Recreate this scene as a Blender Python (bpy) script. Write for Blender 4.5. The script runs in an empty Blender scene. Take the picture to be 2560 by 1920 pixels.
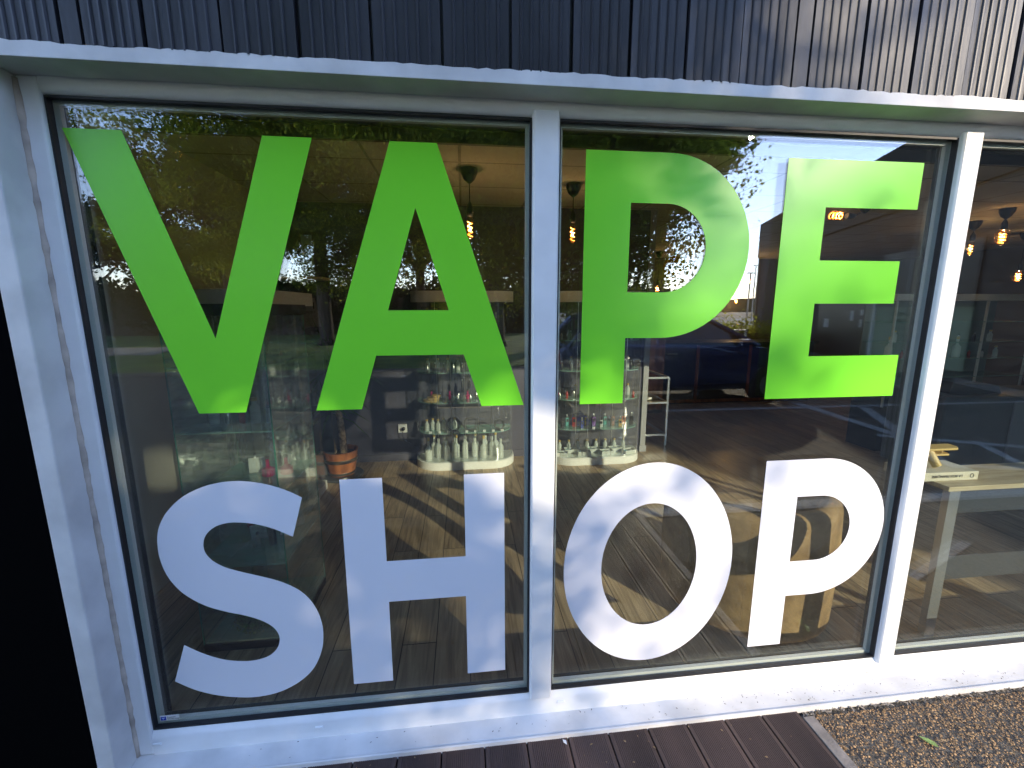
import bpy, bmesh, math, random
import numpy as np
from mathutils import Vector, Matrix
R_ = math.radians
random.seed(7)
scene = bpy.context.scene
COL = scene.collection

# ---------------------------------------------------------------- camera, sky, sun, exposure
FPX, PITCH, YAW, ROLL = 1076.0, R_(9.99), R_(6.41), R_(-0.115)
CAM = Vector((0.0, -1.37, 1.54))
fw = Vector((math.sin(YAW)*math.cos(PITCH), math.cos(YAW)*math.cos(PITCH), -math.sin(PITCH)))
rt = Vector((math.cos(YAW), -math.sin(YAW), 0)); up = rt.cross(fw)
c, s = math.cos(ROLL), math.sin(ROLL)
rt, up = c*rt + s*up, -s*rt + c*up
cd = bpy.data.cameras.new('camera'); cam = bpy.data.objects.new('camera', cd); COL.objects.link(cam)
cd.sensor_width = 36; cd.lens = 36*FPX/2560; cd.clip_start = 0.02; cd.clip_end = 1500
cam.matrix_world = Matrix((( rt.x, up.x, -fw.x, CAM.x), (rt.y, up.y, -fw.y, CAM.y), (rt.z, up.z, -fw.z, CAM.z), (0, 0, 0, 1)))
scene.camera = cam
SUN_AZ, SUN_EL = R_(33.7), R_(17.8)
S = Vector((math.sin(SUN_AZ)*math.cos(SUN_EL), -math.cos(SUN_AZ)*math.cos(SUN_EL), math.sin(SUN_EL)))
sl = bpy.data.lights.new('sun', 'SUN'); sun = bpy.data.objects.new('sun', sl); COL.objects.link(sun)
sl.energy = 1.6; sl.angle = R_(0.53); sl.color = (1.0, 0.84, 0.63)
sun.rotation_euler = S.to_track_quat('Z', 'Y').to_euler()
w = bpy.data.worlds.new('World'); scene.world = w; w.use_nodes = True
nt = w.node_tree; bg = nt.nodes['Background']
sky = nt.nodes.new('ShaderNodeTexSky'); sky.sky_type = 'NISHITA'; sky.sun_disc = False
sky.sun_elevation = SUN_EL; sky.sun_rotation = math.pi - SUN_AZ
sky.air_density = 1.0; sky.dust_density = 0.06; sky.ozone_density = 3.0; sky.altitude = 1200
sky_boost = nt.nodes.new('ShaderNodeVectorMath'); sky_boost.operation = 'MULTIPLY'; sky_boost.inputs[1].default_value = (1.98, 1.60, 1.56)   # brightens and warms the sky light on top of its strength
nt.links.new(sky.outputs[0], sky_boost.inputs[0]); nt.links.new(sky_boost.outputs[0], bg.inputs[0]); bg.inputs[1].default_value = 0.15
scene.view_settings.view_transform = 'Standard'; scene.view_settings.look = 'None'
scene.view_settings.gamma = 1; scene.view_settings.exposure = 2.12
cy = scene.cycles
cy.transparent_max_bounces = 40; cy.max_bounces = 10; cy.glossy_bounces = 5; cy.transmission_bounces = 8
cy.sample_clamp_indirect = 6; cy.caustics_reflective = False; cy.caustics_refractive = False

# ---------------------------------------------------------------- helpers
def F(a, b, Y): return Vector((a*Y, Y-1.37, 1.54+b*Y))            # a place seen straight at distance Y in front of the camera
def G(a, b, Y): return Vector((a*Y, 1.44-Y, 1.54+b*Y))            # a place across the car park, seen in the glass
def tag(o, label=None, cat=None, group=None, kind=None):
    if label: o['label'] = label
    if cat: o['category'] = cat
    if group: o['group'] = group
    if kind: o['kind'] = kind
    return o
def thing(name, label, cat, loc=(0, 0, 0), rz=0, group=None):
    o = bpy.data.objects.new(name, None); COL.objects.link(o)
    o.location = loc; o.rotation_euler = (0, 0, rz); o.empty_display_size = 0.1
    return tag(o, label, cat, group)
class MB:
    def __init__(s): s.v = []; s.f = []
    def add(s, vs, fs):
        n = len(s.v); s.v += [tuple(v) for v in vs]; s.f += [tuple(i+n for i in f) for f in fs]; return s
    def box(s, x0, x1, y0, y1, z0, z1, M=None):
        vs = [Vector(p) for p in ((x0,y0,z0),(x1,y0,z0),(x1,y1,z0),(x0,y1,z0),(x0,y0,z1),(x1,y0,z1),(x1,y1,z1),(x0,y1,z1))]
        if M: vs = [M @ v for v in vs]
        return s.add(vs, [(0,3,2,1),(4,5,6,7),(0,1,5,4),(1,2,6,5),(2,3,7,6),(3,0,4,7)])
    def prism(s, poly, a, b, axis='z', cap=True):
        n = len(poly)
        def P(p, h):
            if axis == 'z': return (p[0], p[1], h)
            if axis == 'y': return (p[0], h, p[1])
            return (h, p[0], p[1])
        vs = [P(p, a) for p in poly] + [P(p, b) for p in poly]
        fs = [(i, (i+1) % n, (i+1) % n+n, i+n) for i in range(n)]
        if cap: fs += [tuple(range(n-1, -1, -1)), tuple(range(n, 2*n))]
        return s.add(vs, fs)
    def tube(s, pts, r, n=8, cap=True):
        pts = [Vector(p) for p in pts]; rs = r if isinstance(r, (list, tuple)) else [r]*len(pts)
        vs = []; prev = None
        for i, p in enumerate(pts):
            d = (pts[min(i+1, len(pts)-1)]-pts[max(i-1, 0)])
            if d.length < 1e-9: d = Vector((0, 0, 1))
            d.normalize()
            if prev is None: u = d.orthogonal().normalized()
            else:
                u = prev - d*prev.dot(d)
                u = u.normalized() if u.length > 1e-6 else d.orthogonal().normalized()
            prev = u; w_ = d.cross(u)
            for k in range(n):
                a = 2*math.pi*k/n; vs.append(p+(u*math.cos(a)+w_*math.sin(a))*rs[i])
        fs = []
        for i in range(len(pts)-1):
            for k in range(n):
                a = i*n+k; b = i*n+(k+1) % n; fs.append((a, b, b+n, a+n))
        if cap: fs += [tuple(range(n-1, -1, -1)), tuple((len(pts)-1)*n+k for k in range(n))]
        return s.add(vs, fs)
    def lathe(s, prof, c=(0, 0, 0), n=20, M=None):
        vs = []
        for (r, z) in prof:
            for k in range(n):
                a = 2*math.pi*k/n; v = Vector((c[0]+r*math.cos(a), c[1]+r*math.sin(a), c[2]+z)); vs.append(M @ v if M else v)
        fs = []
        for i in range(len(prof)-1):
            for k in range(n):
                a = i*n+k; b = i*n+(k+1) % n; fs.append((a, b, b+n, a+n))
        fs += [tuple(range(n-1, -1, -1)), tuple((len(prof)-1)*n+k for k in range(n))]
        return s.add(vs, fs)
    def build(s, name, mat, parent=None, smooth=False, bevel=0, loc=None):
        me = bpy.data.meshes.new(name); me.from_pydata(s.v, [], s.f)
        bm = bmesh.new(); bm.from_mesh(me); bmesh.ops.recalc_face_normals(bm, faces=bm.faces[:]); bm.to_mesh(me); bm.free()
        me.materials.append(mat)
        if smooth:
            for p in me.polygons: p.use_smooth = True
            if smooth != 'all':
                try: me.set_sharp_from_angle(angle=R_(40))
                except Exception: pass
        o = bpy.data.objects.new(name, me); COL.objects.link(o)
        if parent: o.parent = parent
        if loc is not None: o.location = loc
        if bevel:
            m = o.modifiers.new('bevel', 'BEVEL'); m.width = bevel; m.segments = 2; m.limit_method = 'ANGLE'; m.angle_limit = R_(35)
        return o
def copy_tree(o, loc=None, rz=None, parent=None, label=None):
    c_ = o.copy(); COL.objects.link(c_)
    if parent: c_.parent = parent
    if loc is not None: c_.location = loc
    if rz is not None: c_.rotation_euler = (0, 0, rz)
    if label: c_['label'] = label
    for ch in o.children: copy_tree(ch, parent=c_)
    return c_
def struct(name, mb, mat, **k): return tag(mb.build(name, mat, **k), kind='structure')
def curve_mesh(loops, depth):
    cu = bpy.data.curves.new('c', 'CURVE'); cu.dimensions = '2D'; cu.fill_mode = 'BOTH'; cu.extrude = depth/2
    for L in loops:
        sp = cu.splines.new('POLY'); sp.points.add(len(L)-1)
        for i, p in enumerate(L): sp.points[i].co = (p[0], p[1], 0, 1)
        sp.use_cyclic_u = True
    o = bpy.data.objects.new('t', cu); COL.objects.link(o); bpy.context.view_layer.update()
    me = bpy.data.meshes.new_from_object(o.evaluated_get(bpy.context.evaluated_depsgraph_get()))
    bpy.data.objects.remove(o); bpy.data.curves.remove(cu); return me
def text_obj(name, body, size, mat, M, parent=None, align='CENTER', depth=0.001, spacing=1.0):
    cu = bpy.data.curves.new('t', 'FONT'); cu.body = body; cu.size = size; cu.extrude = depth; cu.align_x = align; cu.space_line = spacing
    o = bpy.data.objects.new('t', cu); COL.objects.link(o); bpy.context.view_layer.update()
    me = bpy.data.meshes.new_from_object(o.evaluated_get(bpy.context.evaluated_depsgraph_get()))
    bpy.data.objects.remove(o); bpy.data.curves.remove(cu)
    me.transform(M); me.materials.append(mat)
    t = bpy.data.objects.new(name, me); COL.objects.link(t)
    if parent: t.parent = parent
    return t
XZ = Matrix.Rotation(R_(90), 4, 'X')       # text/letters standing up, read from -y
def arc(cx, cz, rx, rz, a0, a1, n=24):
    return [(cx+rx*math.cos(R_(a0+(a1-a0)*i/n)), cz+rz*math.sin(R_(a0+(a1-a0)*i/n))) for i in range(n+1)]

# ---------------------------------------------------------------- materials
def mat(name, col=(.5, .5, .5), rough=.5, metal=0, spec=.5, var=0, vscale=5, bump=0, bscale=40, col2=None, stretch=(1, 1, 1), emit=None, estr=0, coat=0, detail=6, ramp=(.35, .65)):
    m = bpy.data.materials.new(name); m.use_nodes = True; n = m.node_tree; p = n.nodes['Principled BSDF']
    p.inputs['Base Color'].default_value = (*col, 1); p.inputs['Roughness'].default_value = rough
    p.inputs['Metallic'].default_value = metal; p.inputs['Specular IOR Level'].default_value = spec
    p.inputs['Coat Weight'].default_value = coat
    if emit: p.inputs['Emission Color'].default_value = (*emit, 1); p.inputs['Emission Strength'].default_value = estr
    tc = n.nodes.new('ShaderNodeTexCoord'); mp = n.nodes.new('ShaderNodeMapping'); mp.inputs['Scale'].default_value = stretch
    n.links.new(tc.outputs['Object'], mp.inputs[0])
    if var or col2:
        nz = n.nodes.new('ShaderNodeTexNoise'); nz.inputs['Scale'].default_value = vscale; nz.inputs['Detail'].default_value = detail
        n.links.new(mp.outputs[0], nz.inputs[0])
        cr = n.nodes.new('ShaderNodeValToRGB'); cr.color_ramp.elements[0].position = ramp[0]; cr.color_ramp.elements[1].position = ramp[1]
        a = [x*(1-var) for x in col]; b = col2 if col2 else [min(1, x*(1+var)) for x in col]
        cr.color_ramp.elements[0].color = (*a, 1); cr.color_ramp.elements[1].color = (*b, 1)
        n.links.new(nz.outputs[0], cr.inputs[0]); n.links.new(cr.outputs[0], p.inputs['Base Color'])
    if bump:
        nb = n.nodes.new('ShaderNodeTexNoise'); nb.inputs['Scale'].default_value = bscale; nb.inputs['Detail'].default_value = 5
        n.links.new(mp.outputs[0], nb.inputs[0])
        bu = n.nodes.new('ShaderNodeBump'); bu.inputs['Strength'].default_value = bump; bu.inputs['Distance'].default_value = .01
        n.links.new(nb.outputs[0], bu.inputs['Height']); n.links.new(bu.outputs[0], p.inputs['Normal'])
    return m
def glass(name, r0, tint=(1, 1, 1), wave=0, wscale=1.2, seed=0, haze=0):
    m = bpy.data.materials.new(name); m.use_nodes = True; n = m.node_tree; n.nodes.remove(n.nodes['Principled BSDF'])
    out = n.nodes['Material Output']; tr = n.nodes.new('ShaderNodeBsdfTransparent'); tr.inputs[0].default_value = (*tint, 1)
    gl = n.nodes.new('ShaderNodeBsdfGlossy'); gl.inputs['Roughness'].default_value = 0.0; gl.inputs[0].default_value = (1, 1, 1, 1)
    ge = n.nodes.new('ShaderNodeNewGeometry'); dt = n.nodes.new('ShaderNodeVectorMath'); dt.operation = 'DOT_PRODUCT'
    n.links.new(ge.outputs['Normal'], dt.inputs[0]); n.links.new(ge.outputs['Incoming'], dt.inputs[1])
    def mt(op, a, b=None):
        k = n.nodes.new('ShaderNodeMath'); k.operation = op
        for i, x in enumerate((a, b)):
            if x is None: continue
            if isinstance(x, (int, float)): k.inputs[i].default_value = x
            else: n.links.new(x, k.inputs[i])
        return k.outputs[0]
    cs = mt('ABSOLUTE', dt.outputs['Value']); om = mt('SUBTRACT', 1.0, cs); p5 = mt('POWER', om, 5.0)
    fac = mt('ADD', mt('MULTIPLY', p5, 1-r0), r0)
    mx = n.nodes.new('ShaderNodeMixShader'); n.links.new(fac, mx.inputs[0]); n.links.new(tr.outputs[0], mx.inputs[1]); n.links.new(gl.outputs[0], mx.inputs[2])
    last = mx
    if wave:
        tc = n.nodes.new('ShaderNodeTexCoord'); mp = n.nodes.new('ShaderNodeMapping'); mp.inputs['Location'].default_value = (seed, seed, seed)
        mp.inputs['Scale'].default_value = (1, 1, .45); n.links.new(tc.outputs['Object'], mp.inputs[0])
        nz = n.nodes.new('ShaderNodeTexNoise'); nz.inputs['Scale'].default_value = wscale; nz.inputs['Detail'].default_value = 2.5
        n.links.new(mp.outputs[0], nz.inputs[0]); bu = n.nodes.new('ShaderNodeBump'); bu.inputs['Strength'].default_value = 1; bu.inputs['Distance'].default_value = wave
        n.links.new(nz.outputs[0], bu.inputs['Height']); n.links.new(bu.outputs[0], gl.inputs['Normal'])
    if haze:      # film of dust and wiped streaks; on cabinet glass, a sunlit glow painted in
        df = n.nodes.new('ShaderNodeBsdfDiffuse'); df.inputs[0].default_value = (.6, .6, .58, 1)
        tc = n.nodes.new('ShaderNodeTexCoord'); mp = n.nodes.new('ShaderNodeMapping'); mp.inputs['Rotation'].default_value = (0, R_(35), 0); mp.inputs['Scale'].default_value = (3, 3, 28)
        n.links.new(tc.outputs['Object'], mp.inputs[0]); nz = n.nodes.new('ShaderNodeTexNoise'); nz.inputs['Scale'].default_value = 2.2; nz.inputs['Detail'].default_value = 8
        n.links.new(mp.outputs[0], nz.inputs[0]); cr = n.nodes.new('ShaderNodeValToRGB'); cr.color_ramp.elements[0].position = .45; cr.color_ramp.elements[1].position = .8
        cr.color_ramp.elements[0].color = (haze*.35,)*3+(1,); cr.color_ramp.elements[1].color = (haze*2.5,)*3+(1,); n.links.new(nz.outputs[0], cr.inputs[0])
        m2 = n.nodes.new('ShaderNodeMixShader'); n.links.new(cr.outputs[0], m2.inputs[0]); n.links.new(mx.outputs[0], m2.inputs[1]); n.links.new(df.outputs[0], m2.inputs[2]); last = m2
    n.links.new(last.outputs[0], out.inputs[0]); return m
def leafmat(name, d, t, k=.5):
    m = bpy.data.materials.new(name); m.use_nodes = True; n = m.node_tree; n.nodes.remove(n.nodes['Principled BSDF'])
    a = n.nodes.new('ShaderNodeBsdfDiffuse'); b = n.nodes.new('ShaderNodeBsdfTranslucent'); mx = n.nodes.new('ShaderNodeMixShader'); mx.inputs[0].default_value = k
    tc = n.nodes.new('ShaderNodeTexCoord'); nz = n.nodes.new('ShaderNodeTexNoise'); nz.inputs['Scale'].default_value = .9; nz.inputs['Detail'].default_value = 4; n.links.new(tc.outputs['Object'], nz.inputs[0])
    for sh, cc in ((a, d), (b, t)):
        cr = n.nodes.new('ShaderNodeValToRGB'); cr.color_ramp.elements[0].position = .35; cr.color_ramp.elements[1].position = .65
        cr.color_ramp.elements[0].color = (*[x*.6 for x in cc], 1); cr.color_ramp.elements[1].color = (*[min(1, x*1.35) for x in cc], 1)
        n.links.new(nz.outputs[0], cr.inputs[0]); n.links.new(cr.outputs[0], sh.inputs[0])
    n.links.new(a.outputs[0], mx.inputs[1]); n.links.new(b.outputs[0], mx.inputs[2]); n.links.new(mx.outputs[0], n.nodes['Material Output'].inputs[0]); return m
def planks(name, c1, c2, w_, l_, rough=.35, gap=.004, rot=90):
    m = bpy.data.materials.new(name); m.use_nodes = True; n = m.node_tree; p = n.nodes['Principled BSDF']; p.inputs['Roughness'].default_value = rough
    tc = n.nodes.new('ShaderNodeTexCoord'); mp = n.nodes.new('ShaderNodeMapping'); mp.inputs['Rotation'].default_value = (0, 0, R_(rot)); n.links.new(tc.outputs['Object'], mp.inputs[0])
    br = n.nodes.new('ShaderNodeTexBrick'); br.offset = .37; br.inputs['Scale'].default_value = 1; br.inputs['Brick Width'].default_value = l_; br.inputs['Row Height'].default_value = w_
    br.inputs['Mortar Size'].default_value = gap; br.inputs['Color1'].default_value = (0, 0, 0, 1); br.inputs['Color2'].default_value = (1, 1, 1, 1); br.inputs['Mortar'].default_value = (.5, .5, .5, 1)
    n.links.new(mp.outputs[0], br.inputs[0])
    mg = n.nodes.new('ShaderNodeMapping'); mg.inputs['Scale'].default_value = (22, 1.6, 1); n.links.new(tc.outputs['Object'], mg.inputs[0])
    ad = n.nodes.new('ShaderNodeVectorMath'); ad.operation = 'ADD'; n.links.new(mg.outputs[0], ad.inputs[0]); n.links.new(br.outputs[0], ad.inputs[1])
    nz = n.nodes.new('ShaderNodeTexNoise'); nz.inputs['Scale'].default_value = 1.4; nz.inputs['Detail'].default_value = 8; nz.inputs['Distortion'].default_value = 1.5; n.links.new(ad.outputs[0], nz.inputs[0])
    mxv = n.nodes.new('ShaderNodeMath'); mxv.operation = 'MULTIPLY_ADD'; mxv.inputs[1].default_value = .25; n.links.new(br.outputs[0], mxv.inputs[0]); n.links.new(nz.outputs[0], mxv.inputs[2])
    cr = n.nodes.new('ShaderNodeValToRGB'); cr.color_ramp.elements[0].position = .3; cr.color_ramp.elements[1].position = .9; cr.color_ramp.elements[0].color = (*c1, 1); cr.color_ramp.elements[1].color = (*c2, 1)
    n.links.new(mxv.outputs[0], cr.inputs[0])
    mx = n.nodes.new('ShaderNodeMix'); mx.data_type = 'RGBA'; n.links.new(br.outputs['Fac'], mx.inputs[0]); n.links.new(cr.outputs[0], mx.inputs[6]); mx.inputs[7].default_value = (*[x*.25 for x in c1], 1)
    n.links.new(mx.outputs[2], p.inputs['Base Color'])
    bu = n.nodes.new('ShaderNodeBump'); bu.inputs['Strength'].default_value = .35; bu.inputs['Distance'].default_value = .004; n.links.new(nz.outputs[0], bu.inputs['Height']); n.links.new(bu.outputs[0], p.inputs['Normal'])
    return m

M = {}
M['pvc'] = mat('white_pvc', (.76, .77, .77), .38, var=.04, vscale=9, bump=.05, bscale=25)
M['trim'] = mat('white_painted_metal', (.60, .59, .57), .5, var=.14, vscale=6, bump=.12, bscale=30)
M['rib'] = mat('navy_metal', (.020, .020, .024), .42, spec=.45, var=.35, vscale=7, bump=.25, bscale=18, stretch=(1, 1, .25))
M['black'] = mat('black_wall', (.0018, .0018, .002), .95, spec=.02)
M['void'] = mat('dark_gap', (.004, .004, .004), .9, spec=.1)
M['gasket'] = mat('black_rubber', (.012, .012, .014), .5)
M['spacer'] = mat('grey_spacer', (.62, .65, .6), .45, metal=.2)
M['sealant'] = mat('old_sealant', (.42, .36, .3), .7, var=.3, vscale=15)
M['g_out'] = glass('window_glass_outer', .065, (.97, .99, .98), wave=.00012, wscale=1.5, haze=.0022)
M['g_in'] = glass('window_glass_inner', .045, (.97, .99, .98), wave=.00014, wscale=1.3, seed=5)
M['g_case'] = glass('cabinet_glass', .13, (.95, .985, .97), haze=.09)  # pale haze put in so the cabinet glass seems to glow in sunlight
def shelfglass():
    m = glass('shelf_glass', .08, (.9, .97, .94)); n = m.node_tree; out = n.nodes['Material Output']; l = out.inputs[0].links[0].from_socket
    d = n.nodes.new('ShaderNodeBsdfPrincipled'); d.inputs['Base Color'].default_value = (.5, .85, .74, 1); d.inputs['Roughness'].default_value = .2
    mx = n.nodes.new('ShaderNodeMixShader'); mx.inputs[0].default_value = .4; n.links.new(l, mx.inputs[1]); n.links.new(d.outputs[0], mx.inputs[2]); n.links.new(mx.outputs[0], out.inputs[0]); return m
M['g_shelf'] = shelfglass()
M['green'] = mat('green_vinyl', (.195, .72, .032), .27, spec=.5, var=.02, vscale=3)
M['wvinyl'] = mat('white_vinyl', (.74, .75, .8), .3, spec=.5, var=.01, vscale=3)
M['floor'] = planks('oak_floor', (.14, .10, .066), (.60, .45, .28), .16, 1.3, .30, gap=.0022, rot=90)
M['deck'] = mat('composite_deck', (.042, .023, .019), .6, var=.3, vscale=4, bump=.2, bscale=60, stretch=(1, .15, 1), col2=(.092, .056, .045))
M['asphalt'] = mat('asphalt', (.06, .053, .045), .85, var=.4, vscale=60, bump=.9, bscale=120, col2=(.14, .125, .10))
M['stone'] = mat('asphalt_grit', (.19, .105, .05), .75, var=.6, vscale=150, col2=(.60, .37, .17))
M['paint'] = mat('road_paint', (.30, .30, .28), .8, var=.5, vscale=40, bump=.3, bscale=80, ramp=(.3, .5))
M['grass'] = mat('lawn', (.03, .08, .01), .9, var=.4, vscale=1.2, bump=.8, bscale=30, col2=(.16, .24, .03))
M['path'] = mat('pale_concrete', (.27, .245, .19), .9, var=.15, vscale=2)
M['wall_dark'] = mat('slate_wall', (.085, .08, .105), .8, var=.06, vscale=3, bump=.05)
M['wall_cream'] = mat('cream_wall', (.42, .42, .36), .85, var=.08, vscale=2, bump=.1)
M['wall_brown'] = mat('dark_back_wall', (.12, .105, .09), .8)
M['post'] = mat('grey_post', (.3, .3, .31), .6)
def tiles():
    m = mat('ceiling_tiles', (.36, .33, .27), .9); n = m.node_tree; p = n.nodes['Principled BSDF']; tc = n.nodes.new('ShaderNodeTexCoord')
    br = n.nodes.new('ShaderNodeTexBrick'); br.offset = 0; br.inputs['Scale'].default_value = 1; br.inputs['Brick Width'].default_value = .6; br.inputs['Row Height'].default_value = .6
    br.inputs['Mortar Size'].default_value = .01; br.inputs['Color1'].default_value = (.46, .42, .33, 1); br.inputs['Color2'].default_value = (.52, .47, .37, 1); br.inputs['Mortar'].default_value = (.25, .23, .19, 1)
    n.links.new(tc.outputs['Object'], br.inputs[0]); n.links.new(br.outputs[0], p.inputs['Base Color']); return m
M['ceil'] = tiles()
M['white'] = mat('white_laminate', (.72, .73, .7), .4, var=.03)
M['chrome'] = mat('steel', (.6, .6, .58), .3, metal=1, var=.1)
M['steel'] = mat('grey_steel', (.34, .34, .34), .35, metal=.6)
M['blackpl'] = mat('black_plastic', (.015, .015, .017), .35, spec=.5)
M['darkpl'] = mat('grey_plastic', (.06, .062, .066), .35)
def frosted(name, r0, k, c):
    m = glass(name, r0, (.96, .98, .97)); n = m.node_tree; out = n.nodes['Material Output']; l = out.inputs[0].links[0].from_socket
    d = n.nodes.new('ShaderNodeBsdfDiffuse'); d.inputs[0].default_value = (*c, 1); mx = n.nodes.new('ShaderNodeMixShader'); mx.inputs[0].default_value = k
    n.links.new(l, mx.inputs[1]); n.links.new(d.outputs[0], mx.inputs[2]); n.links.new(mx.outputs[0], out.inputs[0]); return m
M['clear'] = frosted('clear_flask', .2, .6, (.9, .93, .88))
M['acryl'] = glass('acrylic', .1, (.95, .97, .98))
M['paper'] = mat('paper', (.75, .75, .72), .7)
M['card'] = mat('cardboard', (.62, .56, .42), .75, var=.06, vscale=30)
M['ply'] = mat('pine_board', (.68, .52, .3), .5, var=.16, vscale=5, stretch=(1, 7, 7), col2=(.78, .66, .44))
M['ochre'] = mat('ochre_wood', (.62, .42, .13), .5, var=.1, vscale=12, stretch=(1, 6, 6))
M['cedar'] = mat('cedar_tub', (.24, .08, .028), .45, var=.35, vscale=14, stretch=(1, 1, .12), col2=(.36, .13, .045))
M['barkp'] = mat('yucca_bark', (.34, .24, .14), .9, var=.5, vscale=30, bump=1, bscale=50)
M['soil'] = mat('soil', (.03, .02, .015), .95)
M['yleaf'] = leafmat('yucca_leaf', (.05, .12, .03), (.1, .2, .03), .3)
M['moss'] = mat('moss', (.05, .16, .02), .95, var=.6, vscale=60, bump=1, bscale=90)
M['rock'] = mat('grey_rock', (.35, .35, .33), .85, var=.3, vscale=12, bump=.5)
M['bark'] = mat('bark', (.055, .045, .035), .95, var=.5, vscale=12, bump=1, bscale=14, stretch=(1, 1, .25))
M['leafA'] = leafmat('maple_leaf', (.04, .065, .014), (.46, .52, .05), .5)
M['leafB'] = leafmat('dark_leaf', (.022, .042, .012), (.06, .085, .012), .35)
M['leafC'] = leafmat('yellow_green_leaf', (.06, .085, .016), (.62, .64, .06), .5)
M['hill'] = mat('far_trees', (.03, .045, .02), .95, var=.4, vscale=.1)
for k_, c_ in dict(red=(.45, .02, .02), yellow=(.7, .42, .04), blue=(.02, .05, .45), purple=(.16, .03, .3), teal=(.12, .4, .38), brown=(.3, .13, .05), magenta=(.5, .01, .12), orange=(.6, .12, .01), grn=(.1, .5, .03)).items():
    M[k_] = mat(k_+'_plastic', c_, .25, coat=.4)
M['carblue'] = mat('dark_blue_paint', (.02, .045, .13), .22, metal=.3, coat=1)
M['carglass'] = mat('car_glass', (.015, .02, .025), .05, spec=.8)
M['tyre'] = mat('tyre', (.012, .012, .012), .8)
M['lamp'] = mat('lamp_glow', (.8, .5, .2), .4, emit=(1, .24, .025), estr=1.5)
M['amber'] = glass('amber_bulb', .05, (1, .9, .75))
M['tail'] = mat('tail_lamp', (.4, .02, .02), .2)

# ---------------------------------------------------------------- shop building
FL = -0.04                                   # shop floor level
shop = thing('shop_building', 'dark clad shop front with a long white framed window', 'building')
# ribbed metal cladding above the window
rng = random.Random(3)
mb = MB(); prof = []; x = -7.0
while x < 8.0:
    kind = rng.random(); off = -0.083 + rng.uniform(-.004, .003)
    wdt = .165*rng.choice([.85, 1, 1, 1, 1.1]); nr = 5
    if kind < .12: wdt = .05; nr = 0
    x0 = x; g = rng.choice([.004, .006, .009])
    prof += [(x0, off+.016), (x0+g, off+.016), (x0+g+.001, off)]
    xs = x0+g; st = (wdt-g)/(nr+1)
    for i in range(nr):
        xr = xs+st*(i+1)
        prof += [(xr-.0045, off+rng.uniform(0, .001)), (xr-.0025, off-.0038), (xr+.0015, off-.0042), (xr+.004, off+.0008)]
    prof += [(x0+wdt-.001, off)]
    x += wdt
vs = []; fs = []; zs = [2.172, 2.22, 3.2, 4.6]
for zi, z in enumerate(zs):
    for (px, py) in prof: vs.append((px, py, z))
n = len(prof)
for zi in range(len(zs)-1):
    for i in range(n-1): fs.append((zi*n+i, zi*n+i+1, (zi+1)*n+i+1, (zi+1)*n+i))
mb.add(vs, fs); mb.build('ribbed_cladding', M['rib'], shop)
mb = MB().box(-7, 8, -.06, .05, 2.16, 4.6).box(-7, 8, .05, .16, 2.11, 4.6)
mb.box(5.94, 8, -.06, .16, -.1, 2.159); mb.build('front_wall', M['void'], shop)
mb = MB().box(-7, -1.1925, -.078, .16, -.1, 2.159); mb.build('black_side_wall', M['black'], shop)
# interior shell
MB().box(-7, 9, .16, 8.2, 2.95, 3.1).build('roof_slab', M['void'], shop)
MB().box(-1.75, 9, 1.43, 7.1, 2.52, 2.56).build('ceiling', M['ceil'], shop)
MB().box(-1.75, 9, 1.40, 1.43, 2.50, 2.95).box(-1.75, 9, .16, 1.4, 2.9, 2.95).build('ceiling_bulkhead', M['wall_brown'], shop)
MB().box(-1.9, -1.75, .16, 7.2, -.1, 2.95).build('side_wall', M['wall_cream'], shop)
MB().box(-1.75, -1.15, .052, .19, -.1, 2.15).build('inner_jamb', M['void'], shop)
MB().box(-1.75, 1.93, 3.07, 3.17, -.1, 2.519).build('partition_wall', M['wall_dark'], shop)
MB().box(1.93, 1.99, 3.05, 3.19, -.035, 2.519).box(1.92, 2.0, 3.04, 3.2, -.04, .03).build('partition_post', M['post'], shop, bevel=.003)
MB().box(-1.75, 9, 7.1, 7.2, -.1, 2.95).box(9, 9.1, .16, 7.2, -.1, 2.95).build('back_wall', M['wall_brown'], shop)
MB().box(-1.75, 1.91, 3.058, 3.07, -.04, .03).build('skirting', M['wall_dark'], shop)
fl = struct('floor', MB().box(-1.75, 9, .05, 7.1, -.1, FL), M['floor'])

# white surround: fascia, jamb, sill
sur = MB()
rng = random.Random(5)
N = 420; xs = [-1.193+ (8+1.193)*i/N for i in range(N+1)]
top = [2.173+rng.uniform(-.0018, .0025)+.0015*math.sin(i*.31) for i in range(N+1)]
sur.prism([(xs[0], 2.140)]+[(xs[-1], 2.140)]+[(xs[i], top[i]) for i in range(N, -1, -1)], -.0885, -.03, 'y')
sur.build('window_fascia', M['trim'], shop)
MB().box(-1.1925, 8, -.0875, .05, 2.139, 2.158).build('window_soffit', M['trim'], shop, bevel=.002)
MB().prism([(-1.193, -.087), (-1.140, -.087), (-1.140, .05), (-1.155, .05), (-1.193, .0)], .007, 2.1385).build('window_jamb', M['trim'], shop, bevel=.004)
MB().prism([(.05, .026), (-.01, .0255), (-.078, .0215), (-.084, .026), (-.089, .0245), (-.091, .004), (-.08, .003), (-.078, .008), (.05, .0)], -1.1395, 5.94, 'x').build('window_sill', M['trim'], shop)
# silicone bead, brown and lumpy, in the corner between jamb and frame
pts = []; rs = []
for i in range(90):
    z = .03+2.1*i/89; pts.append((-1.1385+random.uniform(-.001, .001), -.001, z)); rs.append(.0065+random.uniform(0, .004))
MB().tube(pts, rs, 8).build('sealant_bead', M['sealant'], shop, smooth='all')

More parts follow.
